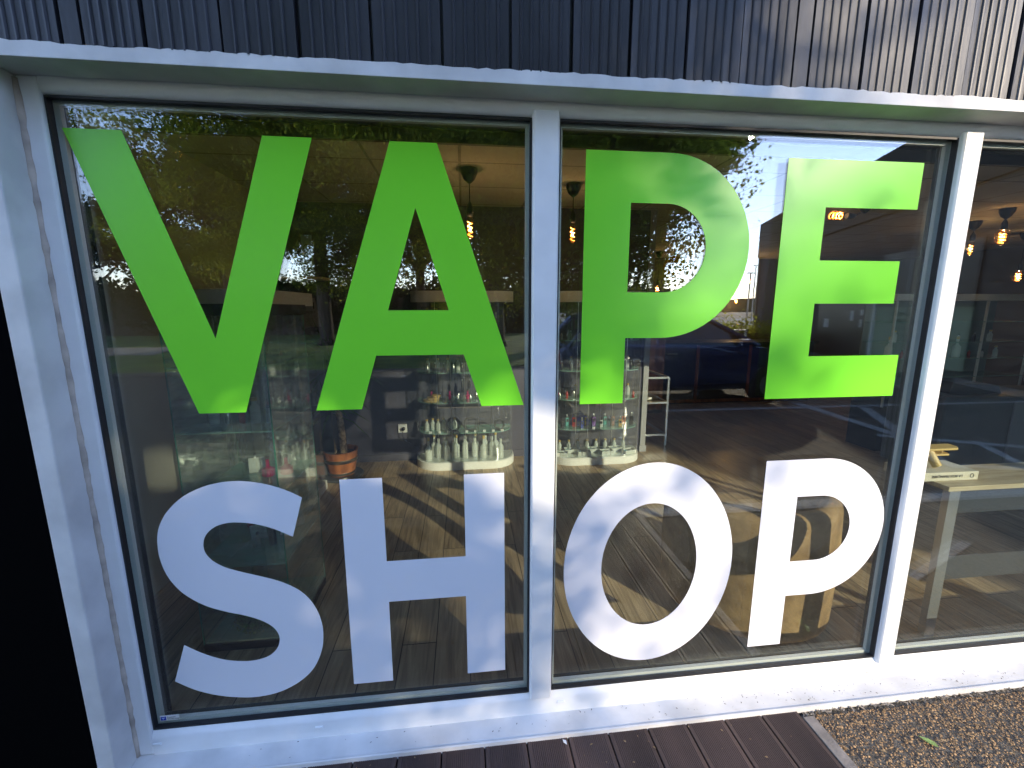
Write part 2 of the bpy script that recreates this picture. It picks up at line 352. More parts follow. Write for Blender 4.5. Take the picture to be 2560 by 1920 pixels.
# window frame
win = MB()
win.box(-1.1398, -1.089, 0, .075, .026, 2.1388)
fr = win.build('window_frame', M['pvc'], shop, bevel=.006)
fr2 = MB().prism([(0, .0255), (0, .085), (.004, .098), (.014, .110), (.075, .112), (.075, .0255)], -1.0888, 5.94, 'x').build('bottom_rail', M['pvc'], fr, smooth=True)
MB().prism([(.002, 2.1386), (.002, 2.122), (.006, 2.110), (.014, 2.101), (.022, 2.099), (.075, 2.099), (.075, 2.1386)], -1.0888, 5.94, 'x').build('top_rail', M['pvc'], fr, smooth=True)
def mullion(x0, x1):
    return MB().prism([(x0+.003, .06), (x0, .02), (x0, .0), (x0+.006, -.007), (x1-.006, -.007), (x1, .0), (x1, .02), (x1-.003, .06)], .098, 2.113).build('mullion', M['pvc'], fr, bevel=.002)
ml1 = mullion(.2175, .2995); ml2 = mullion(1.662, 1.736); ml3 = mullion(3.06, 3.14); ml4 = mullion(4.46, 4.54); ml5 = mullion(5.86, 5.94)
panes = [(-1.089, .2175), (.2995, 1.662), (1.736, 3.06), (3.14, 4.46), (4.54, 5.86)]
for (a, b) in panes:
    for (y0, y1, mm, nm) in ((.030, .034, M['g_out'], 'outer_glass'), (.052, .056, M['g_in'], 'inner_glass')):
        MB().box(a+.0005, b-.0005, y0, y1, .113, 2.098).build(nm, mm, fr)
    g = MB(); t = .009
    for (y0, y1, t) in ((.012, .0295, .006),):
        g.box(a, a+t, y0, y1, .113, 2.098).box(b-t, b, y0, y1, .113, 2.098).box(a+t, b-t, y0, y1, .1125, .113+t).box(a+t, b-t, y0, y1, 2.098-t, 2.0985)
    g.build('gasket', M['gasket'], fr)
    g = MB(); t = .016; y0, y1 = .036, .050
    g.box(a, a+t, y0, y1, .113, 2.098).box(b-t, b, y0, y1, .113, 2.098).box(a+t, b-t, y0, y1, .1125, .113+t).box(a+t, b-t, y0, y1, 2.098-t, 2.0985)
    g.build('glass_spacer', M['spacer'], fr)
    g = MB(); t = .012; y0, y1 = .058, .07
    g.box(a, a+t, y0, y1, .113, 2.098).box(b-t, b, y0, y1, .113, 2.098).box(a+t, b-t, y0, y1, .1125, .113+t).box(a+t, b-t, y0, y1, 2.098-t, 2.0985)
    g.build('inner_gasket', M['gasket'], fr)
# small oval drainage caps on the bottom rail
capm = MB().prism([(-.013, -.0045), (.013, -.0045), (.016, 0), (.012, .006), (-.012, .006), (-.016, 0)], -.0045, .002, 'y')
for (u_, b_) in ((-.785, -1.075), (-.395, -1.075), (.247, -1.073), (.78, -1.072), (1.75, -1.070)):
    p = F(u_, b_, 1.37); o = capm.build('drain_cap', M['pvc'], fr, bevel=.002, loc=(p.x, 0, p.z))
MB().box(1.62, 1.645, -.0005, .004, .056, .0585).build('drain_slot', M['gasket'], fr)

# ---------------------------------------------------------------- vinyl letters
LET = {
 'V': [[(-1.070, 2.0245), (-.923, 2.0245), (-.745, 1.451), (-.557, 2.0245), (-.421, 2.0245), (-.682, 1.22), (-.819, 1.22)]],
 'A': [[(-.203, 2.0235), (-.066, 2.0235), (.196, 1.22), (.055, 1.22), (0, 1.3925), (-.276, 1.3925), (-.330, 1.22), (-.471, 1.22)], [(-.136, 1.840), (-.232, 1.534), (-.044, 1.534)]],
 'P': [[(.389, 1.217), (.54, 1.217), (.54, 1.44)]+arc(.665, 1.731, .291, .291, -90, 90, 40)+[(.389, 2.022)], [(.54, 1.591)]+arc(.664, 1.7305, .139, .1395, -90, 90, 32)+[(.54, 1.87)]],
 'E': [[(1.067, 2.0215), (1.564, 2.0215), (1.564, 1.8715), (1.219, 1.8715), (1.219, 1.699), (1.5265, 1.699), (1.5265, 1.5535), (1.219, 1.5535), (1.219, 1.369), (1.578, 1.369), (1.578, 1.2175), (1.067, 1.2175)]],
 'H': [[(-.417, .984), (-.280, .984), (-.280, .679), (-.0085, .679), (-.0085, .983), (.129, .983), (.129, .204), (-.0105, .204), (-.0105, .5235), (-.280, .5235), (-.281, .204), (-.419, .204)]],
 'O': [arc(.6725, .593, .327, .403, 0, 360, 90)[:-1], arc(.6715, .593, .185, .248, 0, 360, 70)[:-1]],
 'P2': [[(1.102, .204), (1.2415, .204), (1.2415, .419)]+arc(1.343, .701, .282, .282, -90, 90, 40)+[(1.102, .983)], [(1.2425, .567)]+arc(1.345, .701, .134, .134, -90, 90, 30)+[(1.2425, .835)]],
}
Sp = [(-.539, .928), (-.591, .958), (-.663, .984), (-.741, .995), (-.821, .985), (-.897, .952), (-.955, .899), (-.986, .843), (-.996, .787), (-.994, .730), (-.977, .668), (-.940, .610), (-.881, .562), (-.818, .533), (-.754, .511), (-.703, .486), (-.669, .456), (-.655, .418), (-.665, .379), (-.695, .350), (-.738, .337), (-.785, .337), (-.844, .350), (-.905, .379), (-.962, .418),
      (-1.008, .282), (-.952, .243), (-.885, .213), (-.812, .195), (-.741, .190), (-.668, .203), (-.600, .238), (-.551, .286), (-.520, .352), (-.510, .415), (-.512, .464), (-.525, .516), (-.550, .564), (-.587, .602), (-.640, .633), (-.702, .657), (-.758, .677), (-.806, .698), (-.840, .725), (-.857, .755), (-.858, .787), (-.845, .817), (-.817, .841), (-.780, .852), (-.741, .852), (-.688, .842), (-.635, .822), (-.579, .791)]
def smooth_seg(P, k=4):
    P = [Vector(p) for p in P]; out = []
    for i in range(len(P)-1):
        p0 = P[max(i-1, 0)]; p1 = P[i]; p2 = P[i+1]; p3 = P[min(i+2, len(P)-1)]
        for j in range(k):
            t = j/k; q = .5*((2*p1)+(p2-p0)*t+(2*p0-5*p1+4*p2-p3)*t*t+(3*p1-p0-3*p2+p3)*t*t*t); out.append((q.x, q.y))
    out.append((P[-1].x, P[-1].y)); return out
LET['S'] = [smooth_seg(Sp[:25])+smooth_seg(Sp[25:])]
names = {'V': 'large green letter V stuck on the left window pane, first of its word', 'A': 'large green letter A stuck on the left window pane beside the V',
 'P': 'large green letter P stuck on the middle window pane', 'E': 'large green letter E at the end of the green word, beside the right mullion',
 'S': 'large white letter S low on the left window pane', 'H': 'large white letter H low on the left window pane beside the mullion',
 'O': 'large white letter O low on the middle window pane', 'P2': 'large white letter P low on the middle window pane, ending the white word'}
for k, loops in LET.items():
    me = curve_mesh(loops, .0008); me.transform(XZ); me.transform(Matrix.Translation((0, .0290, 0)))
    me.materials.append(M['green'] if k in 'VAPE' else M['wvinyl'])
    o = bpy.data.objects.new('vinyl_letter', me); COL.objects.link(o); tag(o, names[k], 'letter', 'green letters on the window' if k in 'VAPE' else 'white letters on the window')
# maker's sticker in the bottom corner of the left pane
st = thing('sticker', 'small white sticker with a blue square in the bottom left corner of the glass', 'sticker', (-1.043, .0285, .140))
MB().box(-.031, .031, -.0006, .0006, -.010, .010).build('label_paper', M['paper'], st)
MB().box(-.028, -.011, -.0014, -.0007, -.0075, .0065).build('blue_square', M['blue'], st)
g = MB().add([(-.026, -.0019, .0045), (-.013, -.0019, .0045), (-.0195, -.0019, -.005)], [(0, 1, 2)]); g.build('triangle_mark', mat('pale_blue', (.3, .4, .7), .5), st)
for i, (a, b, zz) in enumerate(((-.007, .022, .0012), (-.007, .026, -.0052))):
    text_obj('printed_line', 'Protection' if i == 0 else 'Sécurité vitrage', .0062, M['darkpl'], Matrix.Translation((a, -.0012, zz)) @ XZ, st, 'LEFT', .0002)

# ---------------------------------------------------------------- ground outside
struct('ground', MB().add([(-400, -400, -.006), (400, -400, -.006), (400, .1, -.006), (-400, .1, -.006)], [(0, 1, 2, 3)]), M['asphalt'])
dk = MB(); x = 1.243
while x > -4.2:
    x1 = x; x0 = x-.1455
    prof = [(x0, -.012), (x0, .010), (x0+.002, .012)]; k = x0+.010; prof.append((x0+.012, .012))
    k = x0+.014
    while k < x1-.016:
        prof += [(k, .012), (k+.0008, .0105), (k+.0030, .0105), (k+.0038, .012)]; k += .0066
    prof += [(x1-.002, .012), (x1, .010), (x1, -.012)]
    dk.prism(prof, -1.45, -.0895, 'y'); x -= .1502
struct('deck', dk, M['deck'])
struct('deck_base', MB().add([(-4.2, -1.45, -.002), (1.25, -1.45, -.002), (1.25, -.08, -.002), (-4.2, -.08, -.002)], [(0, 1, 2, 3)]), M['void'])
struct('deck_edging', MB().box(1.248, 1.292, -1.47, -.115, -.02, .0135), mat('grey_edging', (.24, .21, .18), .8, var=.25, vscale=12, bump=.4), bevel=.002)
# coarse grit of the asphalt close to the wall
rng = np.random.default_rng(4)
ico = [(0, 0, 1), (.9, 0, .3), (.2, .85, .35), (-.8, .5, .3), (-.7, -.6, .25), (.3, -.85, .3)]
icf = [(0, 1, 2), (0, 2, 3), (0, 3, 4), (0, 4, 5), (0, 5, 1)]
NV = 26000
cx = 1.30+rng.random(NV)*1.5; cyy = -.10-rng.random(NV)**1.2*.75; r = .0016+rng.random(NV)**3*.0042; ang = rng.random(NV)*6.28
I = np.array(ico); ca, sa = np.cos(ang), np.sin(ang); sq = .6+.6*rng.random(NV)
V = np.zeros((NV, 6, 3)); jit = 1+.35*(rng.random((NV, 6, 1))-.5)
X = I[None, :, 0]*jit[:, :, 0]; Yy = I[None, :, 1]*jit[:, :, 0]*sq[:, None]
V[:, :, 0] = cx[:, None]+(X*ca[:, None]-Yy*sa[:, None])*r[:, None]; V[:, :, 1] = cyy[:, None]+(X*sa[:, None]+Yy*ca[:, None])*r[:, None]; V[:, :, 2] = -.008+I[None, :, 2]*r[:, None]*1.3+.001
fc = (np.array(icf)[None]+np.arange(NV)[:, None, None]*6).reshape(-1)
def mesh_np(name, verts, faces, k, mt, parent=None):
    me = bpy.data.meshes.new(name); nf = len(faces)//k
    me.vertices.add(len(verts)); me.vertices.foreach_set('co', verts.reshape(-1).astype(np.float32))
    me.loops.add(len(faces)); me.loops.foreach_set('vertex_index', faces.astype(np.int32))
    me.polygons.add(nf); me.polygons.foreach_set('loop_start', (np.arange(nf)*k).astype(np.int32)); me.polygons.foreach_set('loop_total', np.full(nf, k, np.int32))
    me.update(calc_edges=True); me.materials.append(mt)
    o = bpy.data.objects.new(name, me); COL.objects.link(o)
    if parent: o.parent = parent
    return o
tag(mesh_np('gravel', V.reshape(-1, 3), fc, 3, M['stone']), 'coarse dark grit of worn asphalt beside the deck', 'gravel', kind='stuff')
# leaf litter and specks on sill and ground
def litter(name, n_, region, size, mt, label, seed):
    rg = random.Random(seed); m_ = MB()
    for i in range(n_):
        x_, y_, z_ = region(rg); a = rg.uniform(0, 6.28); L = size*rg.uniform(.4, 1.2); W = L*rg.uniform(.15, .5); h = L*rg.uniform(.0, .35)
        d = Vector((math.cos(a), math.sin(a), 0)); q = Vector((-d.y, d.x, 0)); c0 = Vector((x_, y_, z_))
        m_.add([c0-d*L/2, c0+q*W/2+Vector((0, 0, h)), c0+d*L/2+Vector((0, 0, h*.4)), c0-q*W/2+Vector((0, 0, h*.6))], [(0, 1, 2), (0, 2, 3)])
    return tag(m_.build(name, mt), label, 'leaf litter', kind='stuff')
M['dryleaf'] = mat('dry_leaf', (.30, .2, .1), .8, var=.5, vscale=30)
M['darkbit'] = mat('dark_crumb', (.03, .02, .015), .8)
litter('leaf_crumbs', 150, lambda g: (g.uniform(-1.0, 2.3) if g.random() < .35 else g.uniform(.4, 2.3), -g.uniform(.005, .072), .0285), .008, M['darkbit'], 'tiny dark leaf crumbs scattered on the white sill', 1)
litter('dry_leaf_bits', 220, lambda g: (g.uniform(1.28, 2.6), -g.uniform(.095, .6)*g.uniform(.3, 1)-.06, .002), .018, M['dryleaf'], 'dry brown leaf bits lying on the gritty asphalt', 2)
litter('deck_leaf_bits', 60, lambda g: (g.uniform(-.8, 1.2), -g.uniform(.095, .3), .0135), .012, M['dryleaf'], 'pale dry leaf bits lying on the deck boards', 3)
litter('edge_rubble', 160, lambda g: (g.uniform(1.22, 2.4), -g.uniform(.09, .105), .006), .022, mat('rubble', (.3, .25, .19), .9, var=.4, vscale=40), 'crumbled mortar and leaves along the foot of the sill', 4)
lf = MB().add([(0, 0, 0), (.012, .009, .006), (.03, .011, .004), (.041, 0, .002), (.03, -.012, .007), (.012, -.008, .002), (-.014, .002, .001)], [(0, 1, 2, 3), (0, 3, 4, 5), (6, 0, 1), (6, 0, 5)])
o = lf.build('green_leaf', mat('fresh_leaf', (.26, .36, .1), .6)); o.location = (1.62, -.235, .004); o.rotation_euler = (0, 0, -1.0); tag(o, 'small fresh green leaf lying on the dark grit', 'leaf')
o = MB().add([(0, 0, 0), (.006, .012, .003), (.0, .024, .001), (-.007, .012, .004)], [(0, 1, 2, 3)]).build('petal', M['paper']); o.location = (.335, -.118, .014); o.rotation_euler = (0, 0, .5); tag(o, 'white petal shaped scrap lying on the deck next to the sill', 'scrap')

# painted bay lines on the car park
pl = MB()
def strip(p, q, w_, z=-.001):
    p = Vector((p[0], p[1], 0)); q = Vector((q[0], q[1], 0)); d = (q-p).normalized(); n_ = Vector((-d.y, d.x, 0))*w_/2
    pl.add([(*(p+n_).xy, z), (*(p-n_).xy, z), (*(q-n_).xy, z), (*(q+n_).xy, z)], [(0, 1, 2, 3)])
strip((1.30, -1.50), (9, -1.46), .14); strip((3.0, -4.62), (9.5, -4.52), .10, .0005)
strip((5.4, -4.9), (5.25, -3.0), .16, .001); strip((6.2, -4.45), (4.75, -2.15), .14, .0015); strip((4.72, -2.1), (6.6, -1.65), .10, .001)
strip((5.0, -3.1), (6.4, -2.4), .12, .002); strip((5.5, -2.05), (5.9, -2.75), .10, .0025); strip((2.55, -.55), (3.3, -.85), .05)
struct('parking_lines', pl, M['paint'])
struct('lawn', MB().add([(-40, -36, .02), (5.2, -36, .02), (4.4, -11.2, .02), (1.0, -9.8, .02), (-9, -9.4, .02), (-40, -9.4, .02)], [(0, 1, 2, 3, 4, 5)]), M['grass'])
struct('road', MB().add([(-200, -60, .025), (200, -60, .025), (200, -35, .025), (-200, -35, .025)], [(0, 1, 2, 3)]), mat('road_surface', (.2, .2, .195), .9, var=.1, vscale=1))
struct('path', MB().add([(-60, -17.5, .028), (-11.2, -17.2, .028), (-10.2, -14.0, .028), (-60, -14.4, .028)], [(0, 1, 2, 3)]), M['path'])
struct('kerb', MB().box(-40, 4.6, -9.45, -9.3, -.05, .07), mat('kerb_stone', (.12, .115, .10), .9, var=.3, vscale=3))
hl = MB(); rg = random.Random(9); N = 160
for i in range(N): 
    xa = -260+520*i/N; xb = -260+520*(i+1)/N
    h0 = 5+2.5*math.sin(i*.21)+rg.uniform(0, 2.5); hl.box(xa, xb, -176, -150, -1, h0)
struct('hills', hl, M['hill'])

# ---------------------------------------------------------------- trees outside (mirrored in the window)
GAPS = [(-.92, 1.10, .09), (-.68, 1.14, .09), (-.44, 1.11, .09), (-.20, 1.11, .09), (.10, 1.13, .11), (.28, 1.03, .12), (.44, 1.06, .13), (.64, 1.05, .12), (-.145, .42, .06), (-.47, .6, .05)]
ORIG = (0, 0, 0)
def leaves(name, centers, per, rad, size, mt, parent, seed, flat=1.0):
    g = np.random.default_rng(seed); C = np.repeat(np.array(centers), per, axis=0); n_ = len(C)
    P = C+g.normal(size=(n_, 3))*np.array([rad, rad, rad*flat])
    if GAPS:      # a few openings where sun slips through the crown
        o_ = np.array(ORIG); W_ = P+o_; keep = np.ones(n_, bool)
        for (gx, gz, gr) in GAPS:
            q = W_-np.array([gx, 0, gz]); sdir = np.array(S); t_ = (q*sdir).sum(1); keep &= np.linalg.norm(q-t_[:, None]*sdir, axis=1) > gr*(2.0 if ORIG[1] < -30 else 1.25)*(.8+.4*g.random(n_))
        P = P[keep]; n_ = len(P)
    a = g.normal(size=(n_, 3)); a /= np.linalg.norm(a, axis=1)[:, None]; b = g.normal(size=(n_, 3)); b -= a*(a*b).sum(1)[:, None]; b /= np.linalg.norm(b, axis=1)[:, None]
    sz = size*(.6+.7*g.random((n_, 1))); nrm = np.cross(a, b)
    V_ = np.stack([P-a*sz*.55, P+b*sz*.38-a*sz*.05+nrm*sz*.1, P+a*sz*.55, P-b*sz*.38+a*sz*.05+nrm*sz*.12], 1).reshape(-1, 3)
    fc_ = np.arange(n_*4)
    return mesh_np(name, V_, fc_, 4, mt, parent)
def tree(base, tr, crown, n_cl, per, mt, label, seed, size=.11, lrad=.33, nl=9, upright=.5, bough=.62, lean=0):
    g = random.Random(seed); t = thing('tree', label, 'tree', base, 0, 'trees across the car park')
    cc, cr_ = Vector(crown[0])-Vector(base), Vector(crown[1])
    tk = MB(); zt = cc.z-cr_.z*.35
    pts = [Vector((0, 0, -.1)), Vector((tr*.1, 0, .35)), Vector((g.uniform(-.1, .1), g.uniform(-.1, .1), zt*.5)), Vector((g.uniform(-.2, .2), 0, zt)), Vector((cc.x*.6, cc.y*.6, cc.z+cr_.z*.35))]
    tk.tube(pts, [tr*1.7, tr*1.08, tr*.95, tr*.75, tr*.2], 12); cs = []
    for i in range(nl):
        a = 6.28*i/nl+g.uniform(-.3, .3); h = zt*g.uniform(.55, 1.0); el = g.uniform(.1, 1.0)
        st_ = Vector((0, 0, h)); dirn = Vector((math.cos(a)*cr_.x*math.cos(el)*.85, math.sin(a)*cr_.y*math.cos(el)*.85, cr_.z*math.sin(el)*.9))
        en = cc+dirn; mid = st_.lerp(en, .45)+Vector((0, 0, -upright*.8))
        tk.tube([st_, mid, en], [tr*.45, tr*.25, tr*.06], 7)
        for j in range(7):
            q = mid.lerp(en, g.random()); e2 = q+Vector((g.uniform(-1, 1)*cr_.x*.35, g.uniform(-1, 1)*cr_.y*.35, g.uniform(0, 1)*cr_.z*.4))
            tk.tube([q, q.lerp(e2, .5)+Vector((0, 0, -.15)), e2], [tr*.13, tr*.08, tr*.02], 5)
            for k in range(3): 
                p_ = q.lerp(e2, g.uniform(.4, 1)); cs.append(p_)
    global ORIG; ORIG = base
    tk.build('trunk', M['bark'], t, smooth='all')
    wa = .05 if not bough else .16
    while len(cs) < n_cl:
        v = Vector((g.gauss(0, 1), g.gauss(0, 1), g.gauss(0, 1))); v.normalize(); rr = g.random()**.45
        # uneven outline
        wob = 1+wa*math.sin(3.1*math.atan2(v.y, v.x)+seed)+wa*.9*math.sin(5*v.z+seed*2)
        q = cc+Vector((v.x*cr_.x, v.y*cr_.y, v.z*cr_.z))*rr*wob; out = Vector((v.x, v.y, 0))
        if lean: q = q+Vector((lean*(q.z-cc.z), 0, 0))
        if not bough: cs.append(q); continue
        sp_ = bough*(.6+.8*g.random())
        for j in range(26):
            tt = g.gauss(0, 1); cs.append(q+out*tt*sp_*1.1+Vector((g.gauss(0, sp_*.6), g.gauss(0, sp_*.6), g.gauss(0, sp_*.32)-abs(tt)*sp_*.25)))
    leaves('crown', [tuple(c_) for c_ in cs], per, lrad, size, mt, t, seed, .8)
    return t
tree((-5.75, -17.6, 0), .26, ((-6.0, -17.4, 9.9), (6.3, 4.6, 8.0)), 5600, 60, M['leafA'], 'tall leafy tree with a straight trunk on the lawn, mirrored at left', 11, nl=12, size=.10, lrad=.34, bough=.85)
tree((1.25, -15.8, 0), .34, ((.8, -15.6, 9.4), (5.4, 4.6, 7.6)), 4600, 60, M['leafC'], 'broad tree with yellow green leaves and thick dark trunk, mirrored above the A', 12, nl=12, size=.10, lrad=.34, bough=.85)
tree((4.35, -11.3, 0), .27, ((3.2, -11.2, 6.2), (4.3, 3.9, 5.0)), 3200, 55, M['leafA'], 'nearest tree by the car park, its dense edge cutting into the sun', 13, size=.10, lrad=.34, bough=0)
tree((16.5, -34.5, 0), .5, ((16.15, -34.5, 16.7), (7.2, 6.0, 7.5)), 3200, 50, M['leafB'], 'very tall dark tree far behind, its crown edge beside the sun', 17, size=.26, lrad=.5, bough=0, lean=.1)
tree((-2.2, -23, 0), .25, ((-2.2, -23, 7.5), (4.5, 4, 6.0)), 500, 30, M['leafB'], 'dark tree standing behind between the two lawn trees', 14, size=.2, lrad=.5)
tree((-12.8, -24.5, 0), .25, ((-12.8, -24.5, 6.2), (4.2, 3.5, 5.0)), 900, 46, M['leafB'], 'dense dark tree behind the path, mirrored beside the V', 18, size=.17, lrad=.42)
tree((-24, -29, 0), .3, ((-24, -29, 5.2), (4.0, 4, 3.9)), 420, 30, M['leafB'], 'rounded dark tree far left beyond the path', 15, size=.22, lrad=.5)
tree((-17.5, -30, 0), .25, ((-17.5, -30, 3.6), (3.6, 3, 2.4)), 320, 30, M['leafB'], 'low spreading tree far left, open to the sky', 16, size=.2, lrad=.5)
def hedge(name, x0, x1, y0, y1, h, n_, mt, label, seed, size=.16, cat='hedge'):
    g = np.random.default_rng(seed); t = thing(name, label, cat, ((x0+x1)/2, (y0+y1)/2, 0))
    mx, my = (x0+x1)/2, (y0+y1)/2
    C = np.stack([x0-mx+g.random(n_)*(x1-x0), y0-my+g.random(n_)*(y1-y0), g.random(n_)**.7*h*(.82+.18*np.sin(np.arange(n_)*.9))], 1)
    global ORIG; ORIG = ((x0+x1)/2, (y0+y1)/2, 0)
    leaves('foliage', C, 22, .28, size, mt, t, seed)
    MB().box(x0-mx+.2, x1-mx-.2, y0-my+.2, y1-my-.2, -.02, h*.72).build('woody_core', M['bark'], t); return t
hedge('hedge', -26, 4.5, -27.5, -25.2, 3.0, 2300, M['leafB'], 'long dark hedge closing the lawn', 21, .26)
hedge('hedge', 6.0, 13.5, -15.4, -14.4, .75, 520, M['leafC'], 'low clipped green hedge along the far side of the car park', 22, .1)
hedge('shrub', -1.6, .9, -21, -20, 1.4, 160, M['leafC'], 'sunlit shrub growing low behind the thick trunk', 23, .12, 'shrub')

# ---------------------------------------------------------------- wing of the building across the corner (mirrored at right)
A_ = Vector((8.1, -.56, 0)); B_ = Vector((14.6, -19.06, 0)); dW = (B_-A_).normalized(); LW = (B_-A_).length
W = thing('annex_building', 'low dark building wing with a deep fascia, door and opening hours sign', 'building', A_, math.atan2(dW.y, dW.x))
# local x runs away along the wall; local +y is away from the yard
side = -1 if Vector((-dW.y, dW.x, 0)).dot(Vector((-1, -1, 0))) < 0 else 1
def wy(d): return d*side   # d>0 = towards the yard
def wbox(m_, x0, x1, d0, d1, z0, z1):
    a, b = sorted((wy(d0), wy(d1))); return m_.box(x0, x1, a, b, z0, z1)
M['annexblack'] = mat('annex_black', (.012, .013, .016), .6, spec=.2)
wbox(MB(), 0, LW, -6, 0, -.05, 4.0).build('wall', mat('dark_render', (.03, .032, .036), .7, var=.2, vscale=2), W)
wbox(MB(), -.1, LW+.05, -6, .06, 3.95, 5.54).build('roof_fascia', M['annexblack'], W)
M['cream_post'] = mat('cream_post', (.45, .4, .28), .7)
for q_ in (.3, 6, 12): wbox(MB(), LW-q_, LW-q_+.18, .01, .055, 0, 3.94).build('canopy_post', M['cream_post'], W)
def along(a):       # distance along the wall of the spot seen in the glass at direction a
    # point A+d*t with x/(1.44-y)=a
    return (a*(1.44-A_.y)-A_.x)/(dW.x+a*dW.y)
t0, t1 = along(1.045), along(.89)
wbox(MB(), t0, t1, .0, .05, .02, 2.5).build('dark_door', M['blackpl'], W)
wbox(MB(), t0-.09, t0, 0, .09, .0, 2.6).build('door_frame', mat('white_frame', (.6, .62, .6), .5), W)
tw = along(1.33)
wbox(MB(), tw, t0-.09, .0, .03, .25, 1.55).build('green_panel', mat('pale_green_panel', (.24, .3, .2), .6), W)
wbox(MB(), tw, t0-.09, .0, .03, 1.6, 2.9).build('annex_window', mat('annex_glass', (.02, .025, .03), .45, spec=.3), W)
wbox(MB(), tw, t0-.09, .0, .06, 1.555, 1.595).build('panel_rail', M['blackpl'], W)
Mw = Matrix.Rotation(R_(90), 4, 'X')
if side > 0: Mw = Matrix.Rotation(R_(180), 4, 'Z') @ Mw
if True:
    i = 0; text_obj('opening_hours', 'DU MARDI\nAU SAMEDI\n10H-13H\n14H-19H', .17, mat('dark_green_ink', (.03, .07, .04), .6), Matrix.Translation((along(1.125), wy(.035), 1.32-.17*i)) @ Mw, W, depth=.003)
for (a, z, w_, h_) in ((.985, 1.15, .17, .3), (1.012, 1.32, .14, .16), (1.012, .98, .13, .22), (.915, .9, .3, .28)):
    t_ = along(a); wbox(MB(), t_-w_/2, t_+w_/2, .052, .056, z, z+h_).build('notice', M['paper'], W)
wbox(MB(), .5, 6, .0, .05, .0, .12).build('plinth', M['steel'], W)
# poles and rack far right in the reflection
for i, (a, Y_, h) in enumerate(((.694, 34, 4.4), (.706, 40, 5.6))):
    p = G(a, 0, Y_); t = thing('pole', ('thin dark pole beside the far road, the shorter one', 'thin dark pole beside the far road, the taller one')[i], 'pole', (p.x, p.y, 0), 0, 'poles by the road')
    MB().tube([(0, 0, 0), (0, 0, h)], .06, 8).build('shaft', M['steel'], t); MB().box(-.3, .3, -.03, .03, h-.1, h).build('cross_arm', M['steel'], t)
p = G(.665, 0, 11.5); t = thing('metal_rack', 'low white metal rack standing in front of the hedge', 'rack', (p.x, p.y, 0))
for k in range(4): MB().box(-.35, .35, -.02, .02, .3+.2*k, .33+.2*k).build('rail', M['white'], t)
for sx in (-.36, .34): MB().box(sx, sx+.03, -.02, .02, 0, .95).build('upright', M['white'], t)
# ---------------------------------------------------------------- parked car (mirrored behind the counter)
car = thing('parked_car', 'dark blue hatchback parked along the car park, seen mirrored in the glass', 'car', (3.55, -5.75, 0))
def body():
    xs = [-2.1, -2.08, -1.95, -1.2, 0, 1.0, 1.6, 1.95, 2.1]
    low = [.5, .33, .26, .24, .24, .24, .26, .32, .5]; belt = [.78, .93, .98, 1.0, .97, .94, .86, .76, .6]; half = [.62, .78, .85, .88, .89, .88, .84, .76, .6]
    m_ = MB(); n_ = 10; vs_ = []
    for x_, lo, be, hf in zip(xs, low, belt, half):
        ring = [(hf*.9, lo), (hf, lo+.12), (hf, (lo+be)/2+.05), (hf*.985, be-.1), (hf*.93, be), (-hf*.93, be), (-hf*.985, be-.1), (-hf, (lo+be)/2+.05), (-hf, lo+.12), (-hf*.9, lo)]
        vs_ += [(x_, y_, z_) for y_, z_ in ring]
    fs_ = [(i*n_+k, i*n_+(k+1) % n_, (i+1)*n_+(k+1) % n_, (i+1)*n_+k) for i in range(len(xs)-1) for k in range(n_)]
    fs_ += [tuple(range(n_)), tuple((len(xs)-1)*n_+k for k in range(n_))]
    return m_.add(vs_, fs_)
bd = body().build('body', M['carblue'], car, smooth=True, bevel=.02)
def cabin(x0, x1, x2, x3, z0, z1, h0, h1, grow=0):
    return MB().add([(x0, -h0, z0), (x3, -h0, z0), (x3, h0, z0), (x0, h0, z0), (x1, -h1, z1), (x2, -h1, z1), (x2, h1, z1), (x1, h1, z1)], [(0, 1, 5, 4), (1, 2, 6, 5), (2, 3, 7, 6), (3, 0, 4, 7), (4, 5, 6, 7), (3, 2, 1, 0)])
cabin(-2.0, -1.55, .25, 1.15, .94, 1.40, .80, .62).build('windows', M['carglass'], car)
MB().add([(-1.62, -.64, 1.385), (.32, -.64, 1.385), (.32, .64, 1.385), (-1.62, .64, 1.385), (-1.5, -.55, 1.445), (.1, -.55, 1.445), (.1, .55, 1.445), (-1.5, .55, 1.445)], [(0, 1, 5, 4), (1, 2, 6, 5), (2, 3, 7, 6), (3, 0, 4, 7), (4, 5, 6, 7), (3, 2, 1, 0)]).build('roof', M['carblue'], car, bevel=.02)
for (xa, xb) in (((-1.98, .83), (-1.57, .645)), ((1.13, .81), (.27, .635)), ((-.55, .815), (-.52, .645))):
    for sg in (1, -1):
        MB().tube([(xa[0], sg*xa[1], .95), (xb[0], sg*xb[1], 1.395)], .035, 6).build('pillar', M['carblue'], car)
for (wx, wyy) in ((-1.3, .80), (-1.3, -.80), (1.32, .80), (1.32, -.80)):
    o = MB().lathe([(.2, -.10), (.30, -.10), (.325, -.07), (.325, .07), (.30, .10), (.2, .10)], n=24, M=Matrix.Rotation(R_(90), 4, 'X')).build('wheel', M['tyre'], car, smooth=True, loc=(wx, wyy, .325))
    MB().lathe([(.02, -.105), (.19, -.11), (.2, 0), (.19, .11), (.02, .105)], n=10, M=Matrix.Rotation(R_(90), 4, 'X')).build('rim', M['chrome'], o)
